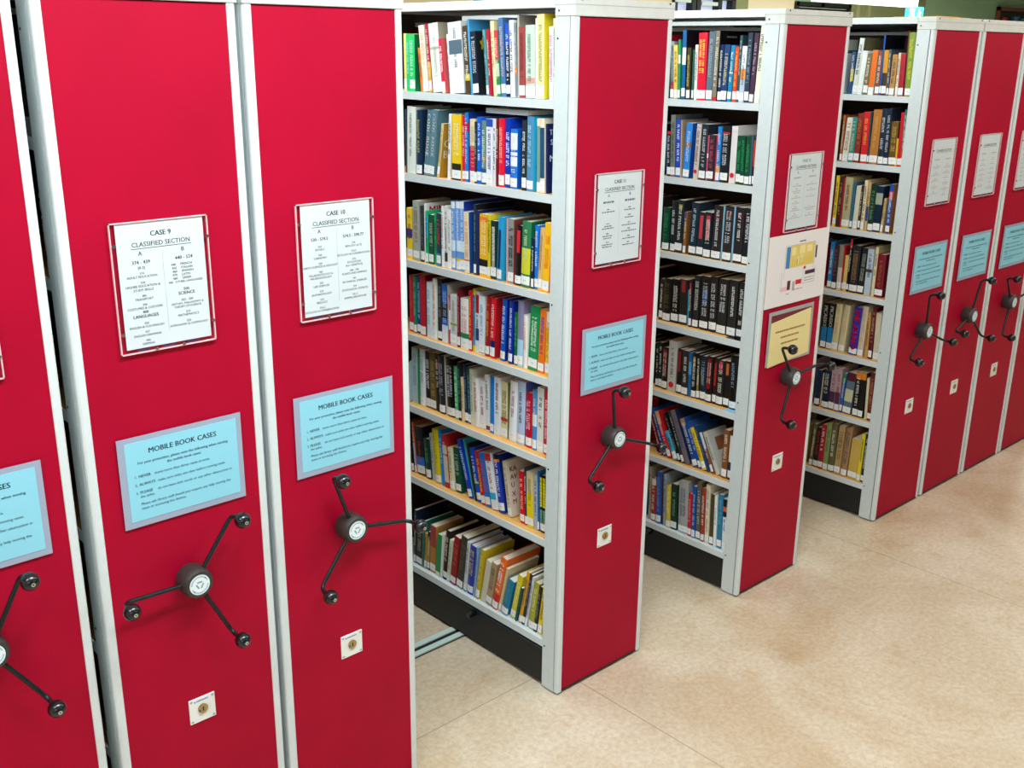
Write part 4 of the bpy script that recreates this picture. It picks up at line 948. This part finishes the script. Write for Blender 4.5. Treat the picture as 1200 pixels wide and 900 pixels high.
for z, wd in ((1.038, .19), (1.014, .12), (.990, .11)): marks(m, .20, z, wd, .0062, -.0023, OI, rg)
m.build('lettering', p)

# ---------------------------------------------------------------- books
BX = {11: 2.016, 12: 2.9911, 13: 4.0159}
def spine_curve(t, bulge, k=6):
    return [(-bulge*math.sin(math.pi*i/k), t*i/k) for i in range(k+1)]
def lum(h): a = lin(h); return .3*a[0]+.6*a[1]+.1*a[2]
def book_parts(t, h, color, opts, seed):
    """list of (part name, mesh) in the book's own frame: spine at x=0, y from near cover 0 to far cover t"""
    rg = random.Random(seed); dp = max(.12, min(.158, h*rg.uniform(.68, .78)))
    O = [o for o in opts.split(',') if o and o != '-']
    get = lambda k: [o.split(':')[1:] for o in O if o.startswith(k+':')]
    hard = rg.random() < .5; bulge = min(.0035, t*.12) if hard else .0006
    wl = .0014 if t > .009 else .0009
    cm = mat(color, .38 if rg.random() < .6 else .55, 0, .45)
    side = get('S'); sm = mat(side[0][0], .4) if side else cm
    out = []
    sp = spine_curve(t, bulge)
    # cover: one U-shaped wrap
    poly = [(dp, wl), (dp, 0)]
    poly = [(dp, 0), (dp, wl), (wl, wl), (wl, t-wl), (dp, t-wl), (dp, t)]+[(x, y) for x, y in sp[::-1]]
    n = len(poly)
    c = MB(); c.prism(poly, 0, h, cm, {n-1: sm})
    out.append(('book', c))
    iz = .003 if hard else .0004
    p = MB(); p.box((wl+.0001, wl+.0001, .001), (dp-(.003 if hard else .0006), t-wl-.0001, h-iz-.0002), PAGES); out.append(('pages', p))
    k = 0
    def strip(z0, z1, m_, off, y0=0, y1=1):
        q = MB(); pts = spine_curve(t, bulge, 8); pts = [(x-off, y) for x, y in pts if y0*t-1e-6 <= y <= y1*t+1e-6]
        for a, b in zip(pts[:-1], pts[1:]): q.quad((a[0], a[1], z0), (a[0], a[1], z1), (b[0], b[1], z1), (b[0], b[1], z0), m_)
        return q
    for b in get('B'):
        q = strip(h*float(b[1])+.0003, h*float(b[2])-.0003, mat(b[0], .45), .00025+.0001*k); k += 1
        if float(b[1]) < .97: out.append(('spine_band', q))
    for b in get('b'):
        q = strip(h*float(b[1]), h*float(b[2]), mat(b[0], .45), .0006, .2, .8); k += 1; out.append(('spine_band', q))
    for b in get('c'):
        q = MB(); z = h*float(b[1]); m_ = mat(b[0], .5)
        while z < h*float(b[2]):
            lh = rg.uniform(.004, .012)
            for a1, a2 in ((.12, .44), (.56, .88)): q.quad((-bulge-.0006, t*a1, z), (-bulge-.0006, t*a1, z+lh), (-bulge-.0006, t*a2, z+lh), (-bulge-.0006, t*a2, z), m_)
            z += lh+.0012
        out.append(('title_lettering', q))
    T = get('G') or get('T'); base = .042
    if T: th = T[0][0]
    elif rg.random() < .7 and t > .009 and not get('c'): th = 'e8e4d4' if lum(color) < .25 else rg.choice(['303040', '803030', '204060'])
    else: th = None
    if 'W' in O:
        V, F = text_mesh('Organisational', min(t*.62, .03), 'LEFT', False, .3)
    X = get('X')+get('X2')
    if X:
        half = bool(get('X2')); s, ch = X[0][0], X[0][1]
        z1 = h*.95; span = (h*.46 if half else h*.66 if s.startswith('CODE') else h*.84 if s == 'PICASSO' else h*.62)
        if s == 'Theory U': z1 = h*.72; span = h*.42
        V, F = text_mesh(s, .02, 'LEFT', True)
        wdt = max(v[0] for v in V); k_ = span/wdt; hh = max(v[1] for v in V)*k_; sy = min(1, t*.8/hh)
        if s == 'CODE BOOK': sy = min(1.1, t*.52/hh)
        if s == 'PICASSO' and not half: sy = min(1.6, t*.72/hh)
        q = MB(); q.add([(-bulge-.0007, t/2+b*k_*sy*-1+hh*sy/2*1, z1-a*k_) for a, b, _ in V], [tuple(reversed(f)) for f in F], mat(ch, .5))
        out.append(('title_lettering', q)); th = None
    if th and t > .006:
        q = MB(); m_ = mat(th, .55); z = h*rg.uniform(.84, .92); zend = max(base+.006, h*rg.uniform(.2, .42))
        two = t > .024 and rg.random() < .5
        rows = [(.24, .48), (.58, .76)] if two else [(.5-min(.22, .0052/t), .5+min(.24, .0056/t))]
        if get('G'): two = False; rows = [(.2, .78)]
        while z > zend:
            if rg.random() < .16: z -= .006; continue
            lh = rg.uniform(.0028, .0052)
            for a, b in rows:
                st = rg.random()
                yy = (t*a, t*b)
                xo = -bulge*math.sin(math.pi*(a+b)/2)-.0008
                if st < .4: q.quad((xo, yy[0], z-lh), (xo, yy[0], z), (xo, yy[1], z), (xo, yy[1], z-lh*.999), m_) if False else None
                # an upright stroke and one or two cross strokes
                sw = (yy[1]-yy[0])
                q.quad((xo, yy[0], z-lh*.35), (xo, yy[0], z), (xo, yy[1], z), (xo, yy[1], z-lh*.35), m_)
                if st < .7: q.quad((xo, yy[0], z-lh), (xo, yy[0], z-lh*.3), (xo, yy[0]+sw*.3, z-lh*.3), (xo, yy[0]+sw*.3, z-lh), m_)
                if st > .25: q.quad((xo, yy[1]-sw*.3, z-lh), (xo, yy[1]-sw*.3, z-lh*.3), (xo, yy[1], z-lh*.3), (xo, yy[1], z-lh), m_)
            z -= lh+.0014
        if q.v: out.append(('title_lettering', q))
    if 'L' in O:
        lz = rg.uniform(.004, .010); lh = rg.uniform(.024, .03)
        q = strip(lz, lz+lh, WHITE, .0006); xo = -bulge-.0008
        if t > .012:
            q.quad((xo, t*.34, lz+lh*.46), (xo, t*.34, lz+lh*.54), (xo, t*.66, lz+lh*.54), (xo, t*.66, lz+lh*.46), mat('c0c4c8', .6))
        out.append(('spine_label', q))
    if 'R' in O:
        q = MB(); q.cyl((0, t/2, .028), min(.012, t*.36), min(.012, t*.36), -bulge-.0012, -bulge-.0004, mat('d81830', .5), 'x', 20); out.append(('red_dot', q))
    def cover_text(lines, hx_):
        q = MB()
        for s, x, z, sz in lines:
            V, F = text_mesh(s, sz, 'LEFT', True); q.add([(x+a, -.0006, z+b) for a, b, _ in V], F, mat(hx_, .5))
        out.append(('cover_lettering', q))
    for o in get('Y'): cover_text([('C', .006, h*.56, .036), ('B', .006, h*.36, .036)], 'f4ecd8')
    for o in get('Z'): cover_text([('Th', .008, h*.84, .022), ('S', .012, h*.70, .022), ('Ma', .008, h*.46, .026)], 'e8ecf4')
    for o in get('V'): cover_text([('MIN', .012, h*.82, .038)], 'b81830')
    for o in get('V2'): cover_text([(s, .010, h*z, .024) for s, z in (('KA', .80), ('AV', .66), ('U', .52), ('X', .36), ('M', .22))], '8a2c34')
    for o in get('P'):
        q = MB(); V = []; cx_, cz_ = .028, h*.80
        for i in range(16): rr = .011*(1+.35*math.sin(5*i*math.pi/8)); V.append((cx_+rr*math.cos(i*math.pi/8), -.0006, cz_+rr*1.5*math.sin(i*math.pi/8)))
        q.add(V, [tuple(range(16))], mat(o[0], .5)); out.append(('cover_picture', q))
    if 'J' in O:
        q = MB(); q.quad((.035, -.0006, h*.52), (.09, -.0006, h*.52), (.09, -.0006, h*.82), (.035, -.0006, h*.82), mat('8a5430', .6)); out.append(('cover_picture', q))
    if 'K' in O:
        q = MB(); rr = random.Random(9)
        for z, w_ in ((.90, .06), (.78, .03), (.72, .05), (.62, .09)): marks(q, .07, h*z, w_, .006, -.0006, mat('80807c', .6), rr)
        out.append(('cover_lettering', q))
    return out
recs = []; cur = None
for ln in SHELVES.strip().split('\n'):
    if ln[0] == '#':
        a = ln[1:].split(); cur = (a[0], int(a[1]), float(a[2]), float(a[3])); row = []; continue
    a = ln.split(' ', 7); y, oz, t, h, th = map(float, a[:5])
    note = ''; op = a[7].strip() if len(a) > 7 else ''
    if ',N:' in op: op, note = op.split(',N:', 1)
    elif op.startswith('N:'): op, note = '', op[2:]
    r_ = dict(sh=cur[0], case=cur[1], z=cur[2], sb=cur[3], y=y, oz=oz, t=t, h=h, th=th, color=a[5], name=a[6], op=op, note=note)
    recs.append(r_)
byshelf = {}
for r_ in recs: byshelf.setdefault(r_['sh'], []).append(r_)
SHELFNAME = {}
for s in 'ABCDEFG': SHELFNAME[s] = 'nearest open bookcase'
for s in 'HIJKLMN': SHELFNAME[s] = 'middle open bookcase'
for s in 'OPQRSTU': SHELFNAME[s] = 'farthest open bookcase'
ORD = ['top shelf', 'second shelf', 'third shelf', 'fourth shelf', 'fifth shelf', 'sixth shelf', 'bottom shelf']
def ordn(i): return '%d%s' % (i, 'th' if 10 <= i % 100 <= 20 else {1: 'st', 2: 'nd', 3: 'rd'}.get(i % 10, 'th'))
def words(s): return len(s.split())
for s, L_ in byshelf.items():
    for i, r_ in enumerate(L_):
        near = L_[i+1]['name'] if i+1 < len(L_) else None
        far = L_[i-1]['name'] if i > 0 else None
        nm = r_['name'].replace('-', ' '); sz = 'broad ' if r_['t'] > .036 and 'broad' not in r_['note'] else 'thin ' if r_['t'] < .0125 else ''
        loc = ORD['ABCDEFGHIJKLMNOPQRSTU'.index(s) % 7]+', '+SHELFNAME[s]
        core = sz+nm+' book'; wn_ = core+(' with '+r_['note'] if r_['note'] else '')
        lean = ' leaning steeply' if r_['th'] > 9 else ''
        nb = (' between %s and %s' % (far.replace('-', ' '), near.replace('-', ' '))) if near and far else (' next to the bookcase end post' if not near else ' farthest in')
        r_['cands'] = [wn_+lean+', '+loc, core+', '+loc+','+nb, core+', '+ordn(len(L_)-i)+' from the end post, '+loc]
from collections import Counter
for lvl in range(3):
    cnt = Counter(r_.get('label') or r_['cands'][lvl] for r_ in recs)
    for r_ in recs:
        if 'label' not in r_ and cnt[r_['cands'][lvl]] == 1 and words(r_['cands'][lvl]) <= 16: r_['label'] = r_['cands'][lvl]
for r_ in recs: r_.setdefault('label', r_['cands'][2])
# how large each spine shows from the place the room is seen from: the largest 300 are books of their own
for r_ in recs:
    dd = (Vector((BX[r_['case']], r_['y'], r_['z']))-CAM); r_['show'] = r_['t']*r_['h']*dd.normalized().x/dd.length_squared
order = sorted(recs, key=lambda q: -q['show']); keep = set(id(q) for q in order[:300])
rest = MB()
for i, r_ in enumerate(recs):
    parts = book_parts(r_['t'], r_['h'], r_['color'], r_['op'], i*13+5)
    rx = random.Random(i*7)
    x = BX[r_['case']]+r_['sb']+rx.uniform(-.002, .003)+.0035; z = r_['z']+r_['oz']+.0006; rot = (-R(r_['th']), 0, 0)
    if id(r_) in keep:
        root = None
        for nm, mb in parts:
            if root is None:
                root = mb.build('book', loc=(x, r_['y'], z), rot=rot, props=dict(label=r_['label'], category='book', group='books on the %s of the %s' % (ORD['ABCDEFGHIJKLMNOPQRSTU'.index(r_['sh']) % 7], SHELFNAME[r_['sh']])))
            else: mb.build(nm, root)
    else:
        M = Matrix.Translation((x, r_['y'], z)) @ Matrix.Rotation(-R(r_['th']), 4, 'X')
        for nm, mb in parts: rest.merge(mb, M)
# the rows run on behind the neighbouring bookcases
rf = random.Random(21)
for s, L_ in byshelf.items():
    y = max(q['y']+q['t']+.03 for q in L_); i = 0
    if L_[0]['th'] > 9: y += .10
    if L_[0]['case'] == 11: continue
    while y < BAY-.045:
        q = rf.choice(L_); t = max(.012, q['t']*rf.uniform(.7, 1.1)); h = q['h']*rf.uniform(.92, 1.0)
        if y+t > BAY-.006: break
        h = min(h, .225)
        op = ','.join(o for o in q['op'].split(',') if o[:2] in ('L', 'T:', 'G:'))
        M = Matrix.Translation((BX[q['case']]+q['sb']+.0045+rf.uniform(-.002, .006), y, q['z']+.0006))
        for nm, mb in book_parts(t, h, q['color'], op, 9000+i*31+ord(s)): rest.merge(mb, M)
        y += t+.0008; i += 1
rest.build('small_books', props=dict(kind='stuff', label='the remaining thin and distant books standing among the others on the shelves', category='books'))

# a pale book lying flat on top of the upright ones, second shelf of the nearest open bookcase
m = MB(); m.box((0, 0, 0), (.15, .185, .0013), mat('c8ccd0', .4)); m.box((0, 0, .0127), (.15, .185, .014), mat('d8dcdc', .4)); m.box((.0, .0, .0013), (.0013, .185, .0127), mat('a8b0b4', .4))
o = m.build('lying_book', loc=(2.034, .195, 1.618+.2135), props=dict(label='pale grey book lying flat on top of the upright books, second shelf of nearest bookcase', category='book'))
m = MB(); m.box((.0014, .002, .0014), (.148, .183, .0126), PAGES); m.build('pages', o)
# bookends
def bookend(loc, label, hx_, tall=.16, flat=.10):
    m = MB(); mt = mat(hx_, .35, .3); w_ = .11
    m.box((0, 0, 0), (w_, flat, .0015), mt)
    n = 10; V = [(0, 0)]+[(w_, 0), (w_, tall*.8)]+[(w_/2+w_/2*math.cos(a*math.pi/n), tall*.8+tall*.2*math.sin(a*math.pi/n)) for a in range(1, n)]+[(0, tall*.8)]
    k = len(V); A = [(a, 0, b) for a, b in V]+[(a, .0015, b) for a, b in V]
    m.add(A, [tuple(range(k)), tuple(range(2*k-1, k-1, -1))]+[(i, i+k, (i+1) % k+k, (i+1) % k) for i in range(k)], mt)
    return m.build('bookend', loc=loc, props=dict(label=label, category='bookend'))
bookend((2.0245, .7935, .8075), 'pale grey metal bookend at the far end of the fifth shelf, nearest open bookcase', 'a8c0c8')
m = MB(); m.box((0, 0, 0), (.13, .07, .0015), KNOB); m.build('bookend', loc=(2.9975, .0745, 1.0102), props=dict(label='black metal bookend foot on the fourth shelf of the middle open bookcase', category='bookend'))
m = MB(); m.box((0, 0, 0), (.12, .055, .001), mat('78b8e0', .4)); m.box((.002, .002, .001), (.118, .053, .0016), mat('88c4e8', .4)); m.build('blue_card', loc=(2.996, .0745, .7332), props=dict(label='light blue card under the books on the fifth shelf of the middle open bookcase', category='card'))
# two spines that show in the slit between the first two closed bookcases
for z, h, cc, nm in ((.7336, .20, '901020', 'red'), (.4556, .19, '1840a0', 'blue'), (1.5676, .2, '8a8478', 'grey')):
    ps = book_parts(.024, h, cc, 'L', int(z*1000)); root = None
    for pn, mb in ps:
        if root is None: root = mb.build('book', loc=(.6103+.008, .0745, z), props=dict(label='%s book glimpsed in the slit left of the CASE 9 bookcase' % nm, category='book'))
        else: mb.build(pn, root)

# ---------------------------------------------------------------- rails, fittings and far things
def rail(y0, label):
    m = MB(); mt = mat('c4d8d0', .3, 0, .5, 'rail_steel')
    m.box((-2.4, y0, .0003), (7.2, y0+.024, .006), mt); m.box((-2.4, y0+.044, .0003), (7.2, y0+.068, .006), mt); m.box((-2.4, y0+.024, .0003), (7.2, y0+.044, .0018), BLACK)
    m.box((-2.4, y0-.006, .0003), (7.2, y0, .0012), BLACK)
    m.build('floor_rail', props=dict(label=label, category='rail'))
rail(.487, 'steel running rail crossing the floor of the first open aisle under the bookcases')
for i, (x, y) in enumerate(LAMPS):
    lw = .66 if y != .75 else .47; o = MB(); o.box((x-lw, y-.18, 2.875), (x+lw, y+.18, H), mat('f4f4f0', .5, key='lamp_body')); o.build('ceiling_light_%d' % (i+1), props=dict(ST))
# hanging fluorescent fitting and exit sign beyond the bookcases
m = MB(); m.box((7.9, 2.9, 2.40), (9.4, 3.05, 2.50), emit('f4fafa', 1.6, 'tube_glow')); m.box((7.88, 2.88, 2.50), (9.42, 3.07, 2.53), mat('e0e8e8', .5, key='lamp_top'))
for x in (8.1, 9.2): m.box((x, 2.96, 2.53), (x+.01, 2.97, H), CHROME)
m.build('hanging_light', props=dict(label='long white glowing light fitting hanging above the second aisle, at the top edge', category='light'))
e = empty('exit_sign', (11.31, 4.0, 2.335), label='small white and turquoise running figure exit sign hanging on a rod', category='sign')
m = MB(); m.box((0, 0, 0), (.34, .04, .15), mat('38a8b4', .4, key='sign_edge')); m.box((.0, .01, .15), (.33, .03, .155), CHROME); m.build('sign_box', e)
m = MB(); m.quad((.03, -.002, .02), (.13, -.002, .02), (.13, -.002, .13), (.03, -.002, .13), emit('eefcfc', .2, 'sign_white')); m.build('door_symbol', e)
m = MB(); EW = emit('eefcfc', .2, 'sign_white'); m.cyl((.235, 0, .115), .014, .014, -.003, -.001, EW, 'y', 12)
m.add([(.20, -.002, .02), (.225, -.002, .05), (.245, -.002, .045), (.265, -.002, .02), (.285, -.002, .022), (.262, -.002, .06), (.26, -.002, .085), (.29, -.002, .08), (.29, -.002, .09), (.25, -.002, .10), (.21, -.002, .09), (.195, -.002, .07), (.205, -.002, .065), (.222, -.002, .08), (.215, -.002, .055), (.185, -.002, .025)], [tuple(range(16))], EW)
m.build('running_figure', e)
m = MB(); m.box((.165, .018, .155), (.173, .026, H-2.355), CHROME); m.build('hanging_rod', e)
# colourful poster on the far wall above the first aisle
m = MB(); m.box((0, -.01, 0), (.55, 0, .5), mat('2090c0', .6, key='poster_blue', noise=.2, nscale=8)); o = m.build('wall_poster', loc=(6.77, Y1-.002, 2.40), props=dict(label='blue and green poster at the top edge above the nearest open bookcase', category='poster'))
m = MB(); rg = random.Random(4)
for k in range(26):
    a, b = rg.uniform(0, .5), rg.uniform(0, .4); hx_ = rg.choice(['20a060', '1870a8', '105048', '38b8d0']); m.quad((a, -.0115, b), (a+.05, -.0115, b), (a+.05, -.0115, b+.03), (a, -.0115, b+.03), mat(hx_, .6))
m.build('poster_print', o)
# papers on top of the farthest open bookcase
m = MB(); m.box((0, 0, 0), (.155, .2, .004), mat('e8a020', .6)); m.box((.155, .02, 0), (.30, .2, .003), mat('d8b868', .6))
m.build('folder', loc=(4.075, .012, 2.1475), props=dict(label='thin orange folder lying on top of the farthest open bookcase', category='folder'))
